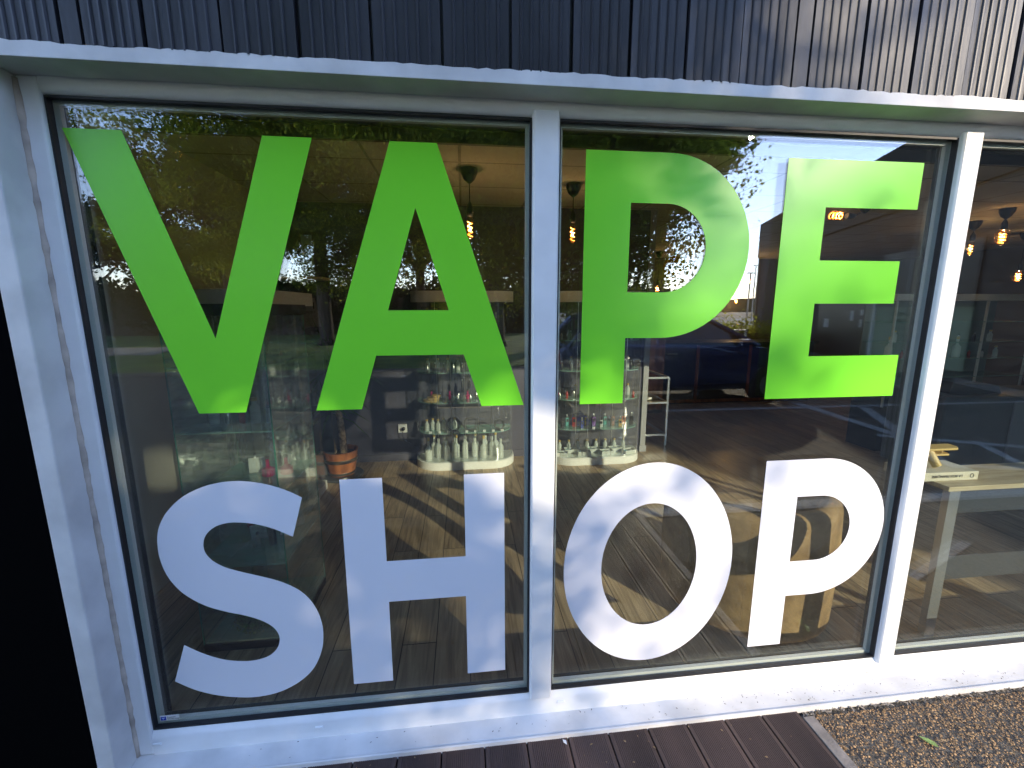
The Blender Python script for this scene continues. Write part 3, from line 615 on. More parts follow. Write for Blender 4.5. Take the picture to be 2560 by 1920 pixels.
for sg in (1, -1):
    MB().box(-.09, .09, -.06, .06, -.06, .06).build('wing_mirror', M['carblue'], car, bevel=.03, loc=(.78, sg*.97, 1.0))
    MB().box(-.07, .07, -.12, .12, -.06, .06).build('headlight', M['chrome'], car, bevel=.02, loc=(1.98, sg*.55, .66))
    MB().box(-.05, .05, -.1, .1, -.09, .09).build('tail_light', M['tail'], car, bevel=.02, loc=(-2.05, sg*.62, .82))
    MB().box(-.08, .08, -.012, .012, -.012, .012).build('door_handle', M['chrome'], car, loc=(-.35, sg*.895, .84))

# ---------------------------------------------------------------- display cabinets
def rounded(x0, x1, y0, y1, r, n_=10, back=0):
    pts = [(x0, y1)]+[(x0+r-r*math.cos(R_(90*i/n_)), y0+r-r*math.sin(R_(90*i/n_))) for i in range(n_+1)]
    pts += [(x1-r+r*math.sin(R_(90*i/n_)), y0+r-r*math.cos(R_(90*i/n_))) for i in range(n_+1)]+[(x1, y1)]
    return pts
def cabinet(x0, x1, y0, y1, r, shelves, top, label, joints=()):
    cx_, cyy_ = (x0+x1)/2, (y0+y1)/2; t = thing('display_cabinet', label, 'display cabinet', (cx_, cyy_, FL), 0, 'curved glass cabinets')
    L = lambda m: rounded(x0-cx_+m, x1-cx_-m, y0-cyy_+m, y1-cyy_-m*.2, max(r-m, .02))
    MB().prism(L(0), 0, .075).build('base', M['white'], t, smooth=True)
    MB().prism(L(0), top-.10, top).build('header', M['white'], t, smooth=True)
    MB().prism(L(.012), .0755, .079).build('reflector_floor', mat('bright_tray', (.8, .84, .82), .15, metal=.3), t)  # bright reflective floor added to lighten the cabinet inside
    w_ = L(.012); m_ = MB(); n_ = len(w_)
    m_.add([(p[0], p[1], z) for z in (.08, top-.10) for p in w_], [(i, i+1, i+1+n_, i+n_) for i in range(n_-1)]); m_.build('curved_glass', M['g_case'], t, smooth='all')
    for sx in [x0-cx_+r+(x1-x0-2*r)*q_/4 for q_ in range(5)]:
        MB().box(sx-.0022, sx+.0022, y0-cyy_+.008, y0-cyy_+.014, .08, top-.10).build('glass_joint', M['chrome'], t)
    for z in shelves: MB().prism(L(.03), z-.008, z).build('shelf', M['g_shelf'], t, smooth=True)
    return t
CZ = (.37, .675, .97, 1.27)
cabinet(-.50, .50, 2.72, 3.05, .24, CZ, 1.74, 'curved glass cabinet with clear flasks on its floor, seen under the green A')
cabinet(.86, 1.84, 2.70, 3.05, .24, CZ, 1.74, 'curved glass cabinet with colourful small devices, seen under the stem of the green P')
cabinet(-1.74, -1.235, 1.5, 2.42, .2, (.35, .62, .9, 1.2), 1.70, 'curved glass cabinet against the cream side wall')
es = MB(); g = random.Random(12)  # added white strip imitates sunlight glinting on the curved glass
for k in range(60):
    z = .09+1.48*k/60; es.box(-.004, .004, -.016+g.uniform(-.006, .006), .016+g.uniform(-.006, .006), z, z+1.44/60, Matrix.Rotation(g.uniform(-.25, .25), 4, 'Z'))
o = es.build('highlight_strip', M['white']); o.location = (-1.222, 1.95, FL); tag(o, 'crinkled white strip standing in for a sunlit highlight on the side cabinet', 'strip')
# near rectangular glass tower
tw_ = thing('glass_tower', 'tall square glass tower close behind the left pane', 'display cabinet', (-1.03, .78, FL))
gm = MB(); hw, hd = .20, .24
for (a, b, c_, d) in ((-hw, hw, -hd, -hd+.005), (-hw, hw, hd-.005, hd), (-hw, -hw+.005, -hd+.006, hd-.006), (hw-.005, hw, -hd+.006, hd-.006)): gm.box(a, b, c_, d, .04, 1.55)
gm.build('glass_walls', M['g_case'], tw_)
em = MB()
for a in (-hw, hw-.004):
    for b in (-hd, hd-.004): em.box(a, a+.004, b, b+.004, .04, 1.55)
em.build('glass_edges', mat('green_edge', (.08, .30, .21), .2), tw_)
for z in (.04, .42, .75, 1.05, 1.33): MB().box(-hw+.006, hw-.006, -hd+.006, hd-.006, z, z+.007).build('shelf', M['g_shelf'], tw_)
MB().box(-hw, hw, -hd, hd, 0, .035).build('base', M['blackpl'], tw_)
MB().box(-hw-.01, hw+.01, -hd-.01, hd+.01, 1.552, 1.60).build('top', M['darkpl'], tw_)

# ---------------------------------------------------------------- goods in the cabinets
def bottle(h, r_, body_m, cap_m, neck=.45, shoulder=.62):
    t = thing('bottle', '', 'bottle', (0, 0, 0))
    MB().lathe([(r_*.9, 0), (r_, h*.03), (r_, h*shoulder), (r_*neck, h*(shoulder+.14)), (r_*neck, h*.86)], n=12).build('flask', body_m, t, smooth=True)
    MB().lathe([(r_*neck*1.15, h*.86), (r_*neck*1.25, h*.88), (r_*neck*1.1, h)], n=10).build('cap', cap_m, t, smooth=True); return t
def device(w_, d, h, col, cap):
    t = thing('device', '', 'device', (0, 0, 0))
    MB().box(-w_/2, w_/2, -d/2, d/2, 0, h).build('case', M[col], t, bevel=.004)
    MB().box(-w_*.3, w_*.3, -d/2-.001, -d/2+.001, h*.5, h*.85).build('screen', M['blackpl'], t)
    MB().lathe([(w_*.2, h), (w_*.22, h+.02), (w_*.1, h+.035)], n=10).build('mouthpiece', M[cap], t, smooth=True); return t
def tray(w_, d, h):
    t = thing('acrylic_tray', '', 'tray', (0, 0, 0))
    m_ = MB().box(-w_/2, w_/2, -d/2, d/2, 0, .004).box(-w_/2, w_/2, -d/2, -d/2+.003, .004, h).box(-w_/2, w_/2, d/2-.003, d/2, .004, h).box(-w_/2, -w_/2+.003, -d/2+.003, d/2-.003, .004, h).box(w_/2-.003, w_/2, -d/2+.003, d/2-.003, .004, h)
    m_.build('tray_box', M['white'], t)
    for i in range(3):
        for j in range(2): MB().box(-w_*.35+w_*.27*i, -w_*.35+w_*.27*i+w_*.16, -d*.3+d*.35*j, -d*.3+d*.35*j+d*.2, .005, h*.8).build('packet', (M['paper'], M['teal'], M['chrome'])[(i+j) % 3], t)
    return t
USED = set()
ORD = ['first', 'second', 'third', 'fourth', 'fifth', 'sixth', 'seventh', 'eighth', 'ninth', 'tenth']
def put(proto, x, y, z, label, group, rz=0):
    if id(proto) not in USED:
        USED.add(id(proto)); o = proto; o.location = (x, y, z); o.rotation_euler = (0, 0, rz)
    else: o = copy_tree(proto, (x, y, z), rz)
    o['label'] = label; o['group'] = group; return o
rg = random.Random(31)
fA = bottle(.235, .036, M['clear'], M['ochre'], .32, .5); fB = bottle(.2, .03, M['clear'], M['clear'], .4, .62); fC = bottle(.12, .022, M['clear'], M['ochre'], .5, .6)
bD = bottle(.09, .014, M['blackpl'], M['chrome']); bR = bottle(.085, .014, M['red'], M['blackpl']); bM = bottle(.10, .03, M['magenta'], M['blackpl'], .3, .35); bT = bottle(.08, .013, M['chrome'], M['blackpl'])
z0 = FL+.080
for i in range(9):
    x_ = -.36+.09*i; put(fA if i % 3 == 0 else fB, x_+rg.uniform(-.01, .01), 2.83+.05*(i % 2)+rg.uniform(-.02, .02), z0, ORD[i]+' clear flask from the left, front row, cabinet floor under the A', 'front row of clear flasks')
for i in range(7):
    put(fB if i % 2 else fA, -.32+.105*i, 2.95, z0, ORD[i]+' clear flask from the left, back row, cabinet floor under the A', 'back row of clear flasks')
for i in range(6):
    put(fC, -.38+.055*i, 2.86+.04*(i % 2), FL+CZ[0], ORD[i]+' small corked flask from the left on the low shelf under the A', 'small corked flasks')
# coils of black cable
def coil(r_, turns, seed):
    g = random.Random(seed); pts = []
    for i in range(turns*22):
        a = 6.283*i/22; rr = r_*(1+.15*math.sin(i*.37+seed)); pts.append((rr*math.cos(a), rr*.35*math.sin(a)+g.uniform(-.004, .004), .012+r_*.9+rr*.9*math.sin(a)))
    return MB().tube(pts, .0035, 6)
for i, (x_, lb) in enumerate(((-.12, 'coil of glossy black cable, left of the two middle coils under the A'), (.05, 'coil of glossy black cable standing right of its twin in the cabinet under the A'), (.34, 'tangled black cable bundle at the right end of the low shelf'))):
    o = coil(.065 if i < 2 else .05, 4, i).build('cable_coil', M['blackpl'], smooth='all'); o.location = (x_, 2.82, FL+CZ[0]); o.rotation_euler = (0, 0, .3*i-.2); tag(o, lb, 'cable', 'black cable coils')
for i in range(9):
    o = MB().box(-.014, .014, -.002, .002, 0, .022).build('price_card', M['paper']); o.location = (-.34+.088*i, 2.765, FL+CZ[0]); tag(o, ORD[i]+' white price card from the left on the low shelf under the A', 'price card', 'price cards under the A')
for i, (x_, zz, rr) in enumerate(((-.33, 0, .075), (-.31, .022, .06), (-.28, .044, .045))):
    o = MB().lathe([(rr, 0), (rr*1.02, .01), (rr, .02)], n=24).build('wood_slice', M['ochre'], smooth=True); o.location = (x_, 2.86, FL+CZ[1]+zz); tag(o, ('widest round wood slice at the bottom of the small pile', 'middle wood slice of the small pile', 'smallest wood slice on top of the pile')[i], 'wood slice', 'wood slices')
o = MB().box(-.1, .1, -.05, .05, .118, .122).box(-.1, -.096, -.05, .05, 0, .118).box(.096, .1, -.05, .05, 0, .118).build('acrylic_stand', M['acryl']); o.location = (.05, 2.86, FL+CZ[1]); tag(o, 'clear acrylic stand on the second shelf under the A', 'stand')
for i in range(3): put(bD, -.02+.07*i, 2.86, FL+CZ[1]+.123, ORD[i]+' black dropper bottle from the left on the clear acrylic stand', 'bottles on the acrylic stand')
for i in range(5): put(bT, -.18+.06*i+rg.uniform(-.01, .01), 2.80, FL+CZ[1], ORD[i]+' steel tank from the left on the second shelf under the A', 'steel tanks on the second shelf')
for i in range(9): put(bD if i % 3 else bT, -.36+.085*i+rg.uniform(-.01, .01), 2.82+.05*(i % 2), FL+CZ[2], ORD[i]+' small bottle from the left on the third shelf under the A', 'bottles on the third shelf')
o = MB().box(-.04, .04, -.02, .02, 0, .1).box(-.05, .05, -.04, .04, -.003, -.0005).build('white_box', M['white']); o.location = (.13, 2.85, FL+CZ[2]+.004); tag(o, 'plain white carton on the third shelf under the A', 'box')
for i in range(8): put(bR if i % 4 == 1 else bD, -.35+.095*i, 2.84, FL+CZ[3], ORD[i]+' tiny bottle from the left on the top shelf under the A', 'bottles on the top shelf')
# devices in the second cabinet
cols = ['blackpl', 'teal', 'red', 'blue', 'yellow', 'purple', 'white', 'teal', 'brown', 'yellow', 'orange', 'blackpl']
lbl = {'blackpl': 'black', 'teal': 'pale teal', 'red': 'red', 'blue': 'blue', 'yellow': 'yellow', 'purple': 'purple', 'white': 'white', 'brown': 'brown', 'orange': 'orange'}
seen = {}
place = ['by its left end', 'right of the black one', 'left of the blue one', 'beside the red one', 'near the middle', 'front of the middle', 'beside the purple one', 'right of the white one', 'right of the middle', 'near the right end', 'at the right end', 'last at the right']
for i, c_ in enumerate(cols):
    d = device(.034+.004*(i % 3), .022, .075+.012*(i % 3), c_, 'chrome' if i % 2 else 'blackpl')
    put(d, .985+.068*i, 2.80+.045*((i*2) % 3), FL+CZ[0], 'small %s device on the low shelf under the P, %s' % (lbl[c_], place[i]), 'devices under the P', rg.uniform(-.4, .4))
o = MB().prism([(-.09, 0), (.1, 0), (.11, .05), (.03, .135), (-.05, .1)], -.05, .05, 'y').build('blue_box', M['blue'], bevel=.004); o.location = (1.19, 2.93, FL+CZ[0]); tag(o, 'bright blue slanted box behind the small devices', 'box')
for i in range(7):
    tr_ = tray(.13, .08, .04) if i == 0 else tr_
    put(tr_, .98+.12*i, 2.80+.09*(i % 2), z0, ORD[i]+' white tray of packets from the left, cabinet floor under the P', 'trays on the cabinet floor', rg.uniform(-.3, .3))
for i in range(8): put(fC, .99+.1*i, 2.94, z0, ORD[i]+' small clear flask from the left behind the trays under the P', 'flasks behind the trays')
for i in range(10): put(bR if i % 2 else bT, .95+.085*i, 2.79+.05*(i % 3), FL+CZ[1], ('red bottle' if i % 2 else 'steel tank')+', %s item from the left on the second shelf under the P' % ORD[i], 'second shelf goods under the P')
for i in range(9): put(bD, .97+.09*i, 2.82, FL+CZ[2], ORD[i]+' black bottle from the left on the third shelf under the P', 'third shelf bottles under the P')
for i in range(9): put(bD if i % 2 else bT, .97+.09*i, 2.84, FL+CZ[3], ORD[i]+' tiny bottle from the left on the top shelf under the P', 'top shelf bottles under the P')
for i in range(8): put(bT if i % 2 else bM, -.33+.09*i, 2.93, FL+CZ[1], ORD[i]+' item from the left, back of the second shelf under the A', 'back of the second shelf under the A')
for i in range(8): put(fC, -.36+.1*i, 2.95, FL+CZ[2], ORD[i]+' little flask from the left, back of the third shelf under the A', 'back of the third shelf under the A')
for i in range(9): put((bM, bT, fC)[i % 3], .96+.095*i, 2.95, FL+CZ[1], ORD[i]+' item from the left, back of the second shelf under the P', 'back of the second shelf under the P')
for i in range(8): put((bR, fC)[i % 2], 1.0+.1*i, 2.95, FL+CZ[2], ORD[i]+' item from the left, back of the third shelf under the P', 'back of the third shelf under the P')
# side cabinet and glass tower goods
for lv, z in enumerate((.35, .62, .9, 1.2)):
    for i in range(5):
        pr = (bT, bD, bR)[(i+lv) % 3]
        put(pr, -1.33-.03*(i % 2), 1.64+.15*i, FL+z, ('steel tank', 'black bottle', 'red bottle')[(i+lv) % 3]+', %s from the front on shelf %s by the cream wall' % (ORD[i], ('one', 'two', 'three', 'four')[lv]), 'goods on shelf %s of the side cabinet' % ('one', 'two', 'three', 'four')[lv])
        o = MB().box(-.018, .018, -.002, .002, 0, .026).build('price_tag', M['paper']); o.location = (-1.27, 1.66+.15*i, FL+z); o.rotation_euler = (0, 0, R_(50)); tag(o, '%s white price tag from the front on shelf %s by the cream wall' % (ORD[i], ('one', 'two', 'three', 'four')[lv]), 'price tag', 'price tags on shelf %s' % ('one', 'two', 'three', 'four')[lv])
put(bM, -.985, .80, FL+.757, 'magenta bottle with black cap, left of a pair on the middle shelf', 'magenta bottles'); put(bM, -.905, .82, FL+.757, 'magenta bottle with black cap, right of a pair on the middle shelf', 'magenta bottles')
for i in range(5): put((bR, bT, fC, bD, fB)[i], -1.16+.062*i, .92, FL+.427+(.33 if i % 2 else 0), ORD[i]+' small item from the left at the back of the glass tower', 'goods at the back of the glass tower')
for i in range(5): put((fC, bT, bR, fC, bT)[i], -1.15+.06*i, .70, FL+1.057, ORD[i]+' small item from the left on the upper shelf of the glass tower', 'goods on the upper tower shelf')
for i, (x_, y_, z, rz, lb) in enumerate(((-1.06, .85, .757, .4, 'white leaning card behind the magenta bottles'), (-.95, .9, .757, -.5, 'pale card leaning right of the magenta bottles'), (-1.05, .78, .427, .6, 'white price card behind the low black bottle'), (-.93, .8, .427, -.3, 'white price card right of the low black bottle'))):
    o = MB().box(-.035, .035, -.002, .002, 0, .075, Matrix.Rotation(-.35, 4, 'X')).build('card', M['paper']); o.location = (x_, y_, FL+z); o.rotation_euler = (0, 0, rz); tag(o, lb, 'card')
bK = bottle(.15, .017, M['blackpl'], M['ochre'], .7, .7); put(bK, -.96, .72, FL+.427, 'tall black bottle with gold cap inside the bowl of the white S', 'low tower bottles')
put(bT, -1.02, .7, FL+.427, 'steel tank left of the tall black bottle', 'low tower bottles')
# moss and stone on the tower floor
ms = MB(); g = random.Random(2)
for i in range(600):
    a = g.uniform(0, 6.28); rr = g.random()**.5; x_ = rr*.15*math.cos(a); y_ = rr*.2*math.sin(a); h = .02+.03*(1-rr)+g.uniform(0, .012); l_ = .012
    ms.add([(x_-l_*.4, y_, h-.015), (x_+l_*.4, y_+g.uniform(-.005, .005), h-.015), (x_+g.uniform(-.006, .006), y_+g.uniform(-.008, .008), h)], [(0, 1, 2)])
ms.lathe([(.15, 0), (.15, .01), (.1, .03), (.01, .045)], n=20)
o = ms.build('moss', M['moss']); o.location = (-1.03, .76, FL+.048); tag(o, 'cushion of green moss on the floor of the glass tower', 'moss')
sn = thing('painted_stone', 'grey stone with a dark figure eight mark lying on the moss', 'stone', (-1.03, .72, FL+.085))
rs_ = bmesh.new(); bmesh.ops.create_icosphere(rs_, subdivisions=3, radius=.06)
for v in rs_.verts: v.co = Vector((v.co.x*1.2, v.co.y*.85, v.co.z*.55))*(1+.08*math.sin(v.co.x*70)+.06*math.cos(v.co.y*90))
me = bpy.data.meshes.new('stone_body'); rs_.to_mesh(me); rs_.free(); me.materials.append(M['rock']); so = bpy.data.objects.new('stone_body', me); COL.objects.link(so); so.parent = sn
text_obj('mark', '8', .05, M['blackpl'], Matrix.Translation((.0, -.025, .038)) @ Matrix.Rotation(.5, 4, 'Z') @ Matrix.Rotation(R_(25), 4, 'X'), sn, depth=.003)

# ---------------------------------------------------------------- plant in a wooden tub
P0 = F(-.290, 0, 4.08)
pt = thing('potted_yucca', 'yucca with two bare trunks in a hooped wooden tub', 'plant', (P0.x, P0.y, FL))
MB().lathe([(.19, 0), (.2, .012), (.19, .024)], n=28).build('saucer', M['darkpl'], pt, smooth=True)
tb = MB().lathe([(.115, .026), (.118, .03), (.155, .25), (.16, .262), (.145, .262), (.14, .22)], n=28).build('tub', M['cedar'], pt, smooth=True)
MB().lathe([(.1425, .155), (.148, .16), (.152, .185), (.148, .19)], n=28).build('hoop', M['chrome'], tb, smooth=True)
MB().lathe([(.1205, .035), (.124, .037), (.127, .058), (.124, .06)], n=28).build('hoop', M['chrome'], tb, smooth=True)
MB().lathe([(.13, .222), (.135, .224), (.02, .232)], n=20).build('soil', M['soil'], pt)
MB().tube([(.03, 0, .2), (.02, 0, .5), (-.02, .02, .85), (-.03, .02, 1.05)], [.035, .03, .028, .025], 9).build('stem', M['barkp'], pt, smooth='all')
MB().tube([(-.06, -.01, .2), (-.08, -.01, .45), (-.07, 0, .62)], [.03, .027, .024], 9).build('stem', M['barkp'], pt, smooth='all')
yl = MB(); g = random.Random(8)
for (cx_, cyy_, cz, n_, L0) in ((-.03, .02, 1.06, 70, .5), (-.07, 0, .62, 55, .42), (.02, .0, .8, 20, .35)):
    for i in range(n_):
        a = g.uniform(0, 6.28); el = g.uniform(-.5, 1.35); L = L0*g.uniform(.7, 1.15); d = Vector((math.cos(a)*math.cos(el), math.sin(a)*math.cos(el), math.sin(el))); q = Vector((-math.sin(a), math.cos(a), 0))*.014
        p0 = Vector((cx_, cyy_, cz)); p1 = p0+d*L*.55; p2 = p0+d*L+Vector((0, 0, -L*.3*math.cos(el)))
        yl.add([p0-q*.6, p0+q*.6, p1+q, p1-q, p2], [(0, 1, 2, 3), (3, 2, 4)])
yl.build('leaves', M['yleaf'], pt)

# socket with cable on the slate wall
p = F(-.146, -.277, 4.43)
so = thing('wall_socket', 'square white wall socket with a black plug on the slate wall', 'socket', (p.x, 3.058, p.z))
MB().box(-.045, .045, -.012, .01, -.045, .045).build('plate', M['paper'], so, bevel=.004)
MB().lathe([(.018, 0), (.018, .03), (.01, .035)], n=12, M=Matrix.Rotation(R_(90), 4, 'X')).build('plug', M['blackpl'], so, loc=(.01, -.012, 0))
o = MB().tube([(.01, -.05, -.01), (.0, -.06, -.06), (.02, -.05, -.12), (.09, -.04, -.17), (.16, -.03, -.18)], .004, 6).build('cable', M['blackpl'], so, smooth='all')
# steel shelf frame beyond the post
sf = thing('steel_shelf', 'slim grey steel shelf frame standing right of the post', 'shelf', (2.17, 3.25, FL))
fr_ = MB(); t = .011
for (x_, y_) in ((-.13, -.02), (.14, -.02), (-.13, .62), (.14, .62)): fr_.box(x_-t, x_+t, y_-t, y_+t, 0, .8)
fr_.build('upright', M['chrome'], sf)
for z in (.12, .50, .789):
    m_ = MB(); m_.box(-.119, .129, -.031, -.009, z, z+.022).box(-.119, .129, .609, .631, z, z+.022).box(-.141, -.119, -.009, .609, z, z+.022).box(.129, .151, -.009, .609, z, z+.022); m_.build('cross_rail', M['chrome'], sf)
MB().box(-.119, .129, -.009, .609, .505, .515).build('shelf_board', M['blackpl'], sf)
for i in range(2):
    o = MB().box(-.09, .09, -.12, .12, 0, .012).build('magazine', M['paper'] if i else M['card']); o.location = (2.16, 3.5, FL+.518+.013*i); o.rotation_euler = (0, 0, .2+.3*i); tag(o, ('buff magazine at the bottom of the pile on the steel shelf', 'white magazine on top of the pile on the steel shelf')[i], 'magazine')
# counter deeper in the shop
cp = F(.56, 0, 6.7)
ct = thing('sales_counter', 'long dark counter with wooden edge strips deep in the shop', 'counter', (4.3, 5.6, FL))
MB().box(-1.4, 1.6, -.3, .3, 0, .98)  .build('front_panel', mat('counter_black', (.018, .018, .02), .5), ct, bevel=.005)
MB().box(-1.45, 1.65, -.34, .34, .982, 1.02).build('worktop', M['blackpl'], ct)
for x_ in (-1.42, -.5, .42): MB().box(x_, x_+.05, -.315, -.301, 0.01, .975).build('wood_strip', M['cedar'], ct)
MB().box(-1.36, 1.6, -.312, -.302, .02, .07).build('wood_plinth', M['cedar'], ct)
pst = thing('wooden_cabinet', 'dark wooden cabinet behind the steel shelf', 'cabinet', (3.0, 5.0, FL)); MB().box(-.5, .0, -.25, .25, 0, 1.2).build('carcass', mat('walnut', (.09, .05, .03), .5, var=.3, vscale=6), pst, bevel=.004); MB().box(-.48, -.02, -.262, -.252, .05, 1.15).build('door', M['cedar'], pst)

# ---------------------------------------------------------------- pendant lamps
lamps = [(.020, .175, 3.3, 'tube', 'behind the right leg of the green A'), (.2515, .168, 3.6, 'tube', 'just right of the first mullion'), (.5595, .186, 5.4, 'tube', 'inside the bowl of the green P'),
         (.691, .064, 8.0, 'small', 'low and far away between P and E'), (.460, .045, 7.6, 'small', 'at the foot of the opening in the green P'), (.662, .016, 8.2, 'small', 'lowest of all, beside the green P'),
         (1.287, .147, 4.6, 'tube', 'right of the second mullion'), (1.373, .176, 4.0, 'round', 'in the right hand pane, roundest of all'), (1.443, .079, 5.2, 'round', 'by the right edge, the lowest in that pane'),
         (.719, .222, 4.9, 'lying', 'hanging level between P and E'), (.905, .219, 3.9, 'lying', 'hanging level in the upper notch of the green E')]
for (a, b, Y_, kind, where) in lamps:
    p = F(a, b, Y_); t = thing('pendant_lamp', 'glowing amber filament lamp, '+where, 'lamp', p, 0, 'pendant filament lamps')
    k = {'tube': (.028, .17), 'small': (.03, .12), 'round': (.055, .16), 'lying': (.035, .20)}[kind]
    if kind == 'lying': k = (.045, .2)
    ld = bpy.data.lights.new('bulb_light', 'POINT'); ld.energy = .8 if Y_ < 5 else 1.7; ld.color = (1, .66, .34); ld.shadow_soft_size = .012
    lo = bpy.data.objects.new('bulb_light', ld); COL.objects.link(lo); lo.parent = t; lo.location = (0, 0, 0)
    L = k[1]; r_ = k[0]; top_z = 2.52-p.z
    Mx = Matrix.Rotation(R_(90), 4, 'Y') if kind == 'lying' else Matrix.Identity(4)
    MB().lathe([(r_*.5, L/2), (r_, L*.3), (r_, -L*.3), (r_*.6, -L/2+.01), (.004, -L/2)], n=14, M=Mx).build('bulb', M['amber'], t, smooth=True)
    pts = []; n_ = 60; tr_r = r_*.62 if kind != 'round' else r_*.45
    for i in range(n_+1):
        an = i/n_*6.283*3.5; pts.append(Mx @ Vector((tr_r*math.cos(an), tr_r*math.sin(an), -L*.36+L*.62*i/n_)))
    MB().tube(pts, r_*.11, 5).build('filament', M['lamp'], t)
    top = Mx @ Vector((0, 0, L/2))
    MB().lathe([(r_*.55, -.005), (.026, .012), (.024, .06), (.012, .085), (.004, .10)], n=12, M=Matrix.Translation(top) @ Mx).build('socket', M['blackpl'], t, smooth=True)
    if kind == 'lying': cpts = [(top.x+.09, 0, 0), (top.x+.16, 0, .06), (top.x+.18, 0, top_z)]
    else: cpts = [(0, 0, top.z+.09), (0, 0, top_z)]
    MB().tube(cpts, .004, 6).build('cord', M['blackpl'], t)
    MB().lathe([(.01, -.10), (.04, -.075), (.06, -.03), (.062, 0)], c=(cpts[-1][0], 0, top_z), n=16).build('ceiling_rose', M['blackpl'], t, smooth=True)
# orange disc and signs
p = F(.497, .094, 6.2); od = thing('orange_sign', 'round orange sign with a green leaf hanging in the bowl of the P', 'sign', p)
MB().lathe([(.16, -.01), (.165, 0), (.16, .01)], n=28, M=Matrix.Rotation(R_(90), 4, 'X')).build('disc', M['orange'], od, smooth=True)
MB().box(-.12, .12, -.016, -.011, -.02, .02).build('dark_band', M['blackpl'], od); MB().add([(0, -.0, .16), (.06, -.01, .2), (.1, -.0, .27), (.02, .01, .24)], [(0, 1, 2, 3)]).build('leaf', M['grn'], od); MB().tube([(0, 0, .16), (0, 0, 2.52-p.z)], .003, 5).build('string', M['blackpl'], od)
p = F(-.3285, .115, 4.3); bn = thing('vertical_banner', 'narrow pale green banner with dark upright lettering', 'banner', p)
MB().box(-.047, .047, -.004, .004, -.17, .17).build('cloth', mat('pale_green_cloth', (.25, .38, .27), .7), bn)
text_obj('lettering', 'CHEER', .085, M['blackpl'], Matrix.Translation((.0, -.006, .09)) @ XZ @ Matrix.Rotation(R_(-90), 4, 'Z') @ Matrix.Translation((0, -.03, 0)), bn, 'LEFT', .001)
sh = thing('wall_shelf', 'plain wooden wall shelf under the green banner', 'shelf', (-1.43, 2.93, 1.54+.066*4.3)); MB().box(-.30, .17, -.12, .12, -.022, .0).build('board', M['ply'], sh); MB().box(-.2, -.17, .0, .11, -.12, -.023).build('bracket', M['darkpl'], sh)
p = F(-.334, -.008, 4.15); po = thing('offer_poster', 'leaning grey poster with plus one lettering beside the tree trunk reflection', 'poster', p, .25)
MB().add([(-.075, 0, -.14), (.09, 0, -.13), (.05, .03, .13), (-.06, .03, .13), (-.075, .006, -.14), (.09, .006, -.13), (.05, .036, .13), (-.06, .036, .13)], [(0, 1, 2, 3), (4, 5, 6, 7), (0, 1, 5, 4), (1, 2, 6, 5), (2, 3, 7, 6), (3, 0, 4, 7)]).build('sheet', M['post'], po)
text_obj('lettering', '+ 1', .085, M['blackpl'], Matrix.Translation((0, .012, .03)) @ XZ, po, depth=.002); text_obj('small_print', 'OFFERT', .028, M['darkpl'], Matrix.Translation((0, .004, -.01)) @ XZ, po, depth=.002)
cb = thing('storage_unit', 'grey cupboard with jars on the side wall behind the cabinets', 'cupboard', (-1.48, 2.86, FL)); MB().box(-.25, .25, -.19, .19, 0, 1.28).build('carcass', M['darkpl'], cb, bevel=.004); MB().box(-.22, .22, -.202, -.192, .7, 1.2).build('door', M['steel'], cb)
for x_ in (-2.2, -3.2, -4.2, -5.2): MB().box(x_, x_+.02, -.0805, -.079, 0, 2.15).build('wall_joint', M['gasket'], shop)
# white tray on the floor, right
p = F(1.18, 0, 4.35); o = MB()
o.prism([(-.13, -.07), (.13, -.07), (.13, .07), (-.13, .07)], 0, .01); 
for (x0, x1, y0, y1) in ((-.15, .15, -.085, -.075), (-.15, .15, .075, .085), (-.15, -.14, -.075, .075), (.14, .15, -.075, .075)): o.box(x0, x1, y0, y1, .0, .11)
o = o.build('paper_basket', M['card']); o.location = (p.x, p.y, FL); tag(o, 'small cream paper basket standing on the shop floor', 'basket')

# ---------------------------------------------------------------- right pane: table, box, black unit, shelves
tb = thing('work_table', 'pine topped work table with grey steel legs by the right pane', 'table', (2.18, .24, FL))
M['ply'] = mat('pine_top', (.46, .36, .21), .5, var=.16, vscale=5, stretch=(1, 7, 7), col2=(.56, .46, .29))
MB().box(0, .74, .0, .24, .752, .775).build('tabletop', M['ply'], tb, bevel=.002); MB().box(.742, 1.3, .0, .24, .752, .775).build('tabletop', M['ply'], tb, bevel=.002)
for (x_, y_) in ((.015, .005), (.015, .2), (1.25, .005), (1.25, .2)): MB().box(x_, x_+.055, y_, y_+.03, 0, .751).build('leg', M['steel'], tb)
MB().box(.071, 1.249, .008, .02, .64, .751).build('apron', M['darkpl'], tb); MB().box(.071, 1.249, .01, .02, .30, .42).build('stretcher', M['darkpl'], tb)
bx = thing('carton', 'flat cream carton with upside down lettering on the pine table', 'box', (2.28, .36, FL+.7755), -.02)
MB().box(-.2, .13, -.055, .10, 0, .042).build('carton_body', M['card'], bx, bevel=.002)
Mt = Matrix.Translation((-.035, -.0560, .028)) @ XZ @ Matrix.Rotation(math.pi, 4, 'Z')
text_obj('lettering', 'LA BOX FRANÇAISE', .018, M['blackpl'], Mt, bx, depth=.0006)
ring = arc(.095, .022, .0105, .0105, 0, 360, 24)[:-1]; me = curve_mesh([ring, arc(.095, .022, .008, .008, 0, 360, 24)[:-1]], .001); me.transform(XZ); me.transform(Matrix.Translation((0, -.0562, 0))); me.materials.append(M['blackpl']); o = bpy.data.objects.new('round_mark', me); COL.objects.link(o); o.parent = bx
wm = thing('wooden_model', 'ochre wooden model with a flat round ended wing resting on the carton', 'model', (2.245, .385, FL+.7755+.0425))
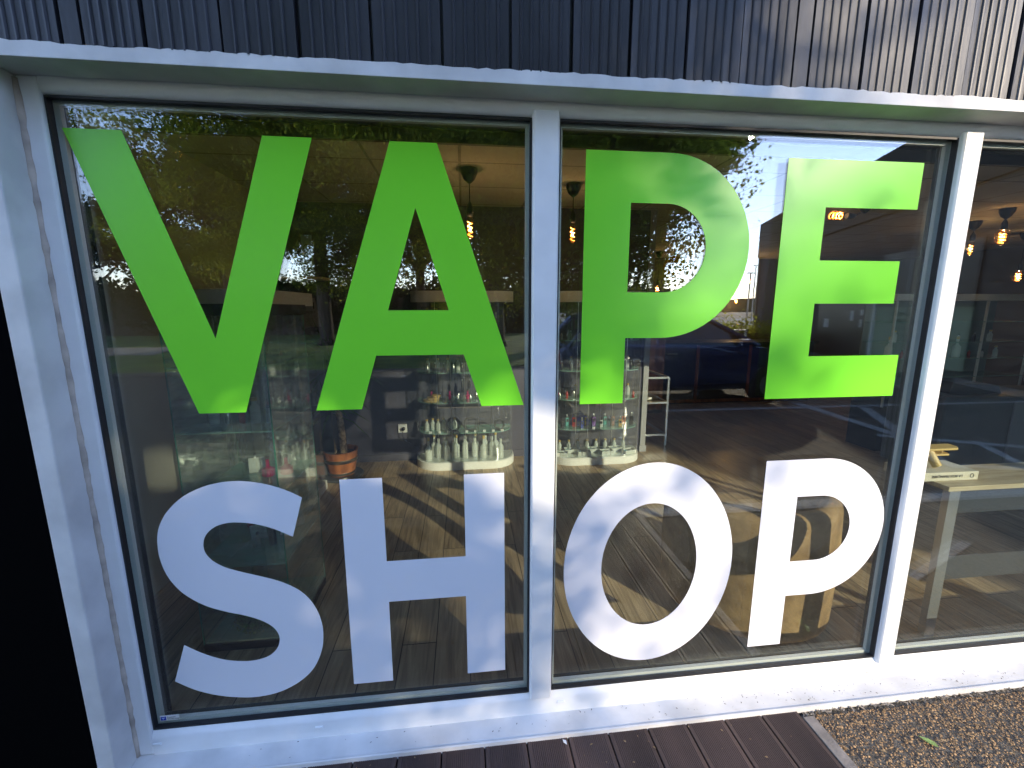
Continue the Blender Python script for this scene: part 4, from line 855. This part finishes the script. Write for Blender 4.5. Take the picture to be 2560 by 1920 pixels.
MB().prism([(-.13, -.03), (.10, -.03), (.125, -.005), (.128, .04), (-.13, .04)], .088, .098).build('wing', M['ochre'], wm, bevel=.002)
MB().prism([(-.11, -.02), (.07, -.02), (.085, .0), (.085, .03), (-.11, .03)], .058, .066).build('lower_wing', M['ochre'], wm, bevel=.002)
MB().tube([(-.03, .0, .088), (.0, -.03, .012)], .019, 14).build('engine', M['ochre'], wm, smooth=True)
for x_ in (-.02, .05): MB().tube([(x_, 0, .066), (x_+.02, .01, .088)], .004, 6).build('strut', M['ochre'], wm)
M['unitgrey'] = mat('unit_grey', (.15, .15, .155), .35)
un = thing('black_unit', 'black drawer unit with silver slots in the right pane', 'drawer unit', (4.35, 2.0, FL), -.12)
MB().box(0, 1.6, 0, .6, 0, .78).build('carcass', M['darkpl'], un, bevel=.02)
MB().box(.62, 1.55, -.02, -.002, .1, .74).build('front', M['unitgrey'], un, bevel=.01)
for z in (.64, .56): MB().box(.72, 1.5, -.028, -.021, z, z+.022).build('slot', M['steel'], un)
pr = thing('till', 'low black till standing on the black drawer unit', 'till', (4.5, 2.1, FL+.781), -.12); MB().prism([(0, 0), (.5, 0), (.46, .08), (.03, .11)], 0, .42, 'y').build('till_body', M['blackpl'], pr, bevel=.01)
su = thing('glass_shelf_unit', 'tall unit of glass shelves against the light in the right pane', 'shelf unit', (4.55, 2.75, FL))
for z in (.82, 1.02, 1.2, 1.42): MB().box(0, 1.7, 0, .35, z, z+.008).build('shelf', M['g_shelf'], su)
for x_ in (0, .55, 1.1, 1.7): MB().box(x_-.009, x_+.009, 0, .018, .5, 1.65).build('upright', M['white'], su)
MB().box(-.02, 1.72, 0, .37, 1.652, 1.72).build('header', M['white'], su); MB().box(-.02, 1.72, 0, .37, 0, .5).build('base', M['blackpl'], su); MB().box(0, 1.7, .36, .37, .5, 1.65).build('back_panel', mat('shelf_back', (.2, .24, .22), .6), su)
for i in range(9):
    put((fA, bR, bT, fC, bM)[i % 5], 4.65+.17*i, 2.87, FL+1.029, ORD[i]+' item from the left, middle row, glass shelves of the right pane', 'middle row on the glass shelves')
for i in range(7):
    put((fC, bT, bD)[i % 3], 4.7+.2*i, 2.87, FL+1.209, ORD[i]+' item from the left, upper row, glass shelves of the right pane', 'upper row on the glass shelves')
ac = thing('armchair', 'tan suede tub armchair with its rounded back close behind the white P', 'armchair', (1.49, .64, FL))
M['suede'] = mat('tan_suede', (.25, .15, .065), .8, var=.25, vscale=9, bump=.2, bscale=60, col2=(.36, .23, .10))
def tub(ri, ro, z0, z1, a0, a1, n_=36):
    m_ = MB(); vs_ = []; n2 = 8
    for i in range(n_+1):
        a = R_(a0+(a1-a0)*i/n_); rm = (ri+ro)/2; t_ = (ro-ri)/2
        ring = [(ri, z0), (ro, z0), (ro+.01, (z0+z1)/2), (ro, z1-t_)]+[(rm+t_*math.cos(R_(q)), z1-t_+t_*math.sin(R_(q))) for q in (30, 60, 90, 120, 150)]+[(ri, z1-t_)]
        vs_ += [(r__*math.cos(a), r__*math.sin(a), z__) for r__, z__ in ring]; n2 = len(ring)
    fs_ = [(i*n2+k, i*n2+(k+1) % n2, (i+1)*n2+(k+1) % n2, (i+1)*n2+k) for i in range(n_) for k in range(n2)]
    return m_.add(vs_, fs_+[tuple(range(n2)), tuple(n_*n2+k for k in range(n2))])
tub(.31, .41, .05, .67, 160, 380).build('back', M['suede'], ac, smooth=True)
MB().lathe([(.28, .05), (.30, .1), (.30, .36), (.27, .42), (.05, .44)], n=30).build('seat', M['suede'], ac, smooth=True)
for (x_, y_) in ((-.2, -.2), (.2, -.2), (-.2, .2), (.2, .2)): MB().lathe([(.018, 0), (.025, .055)], c=(x_, y_, 0), n=10).build('leg', M['blackpl'], ac)
# a long black cable hanging down by the table
o = MB().tube([(2.75, .22, .70), (2.74, .2, .5), (2.76, .2, .3), (2.73, .2, .12), (2.8, .2, .02), (2.9, .22, -.03)], .004, 6).build('hanging_cable', M['blackpl'], smooth='all'); tag(o, 'black cable hanging behind the pine table', 'cable')
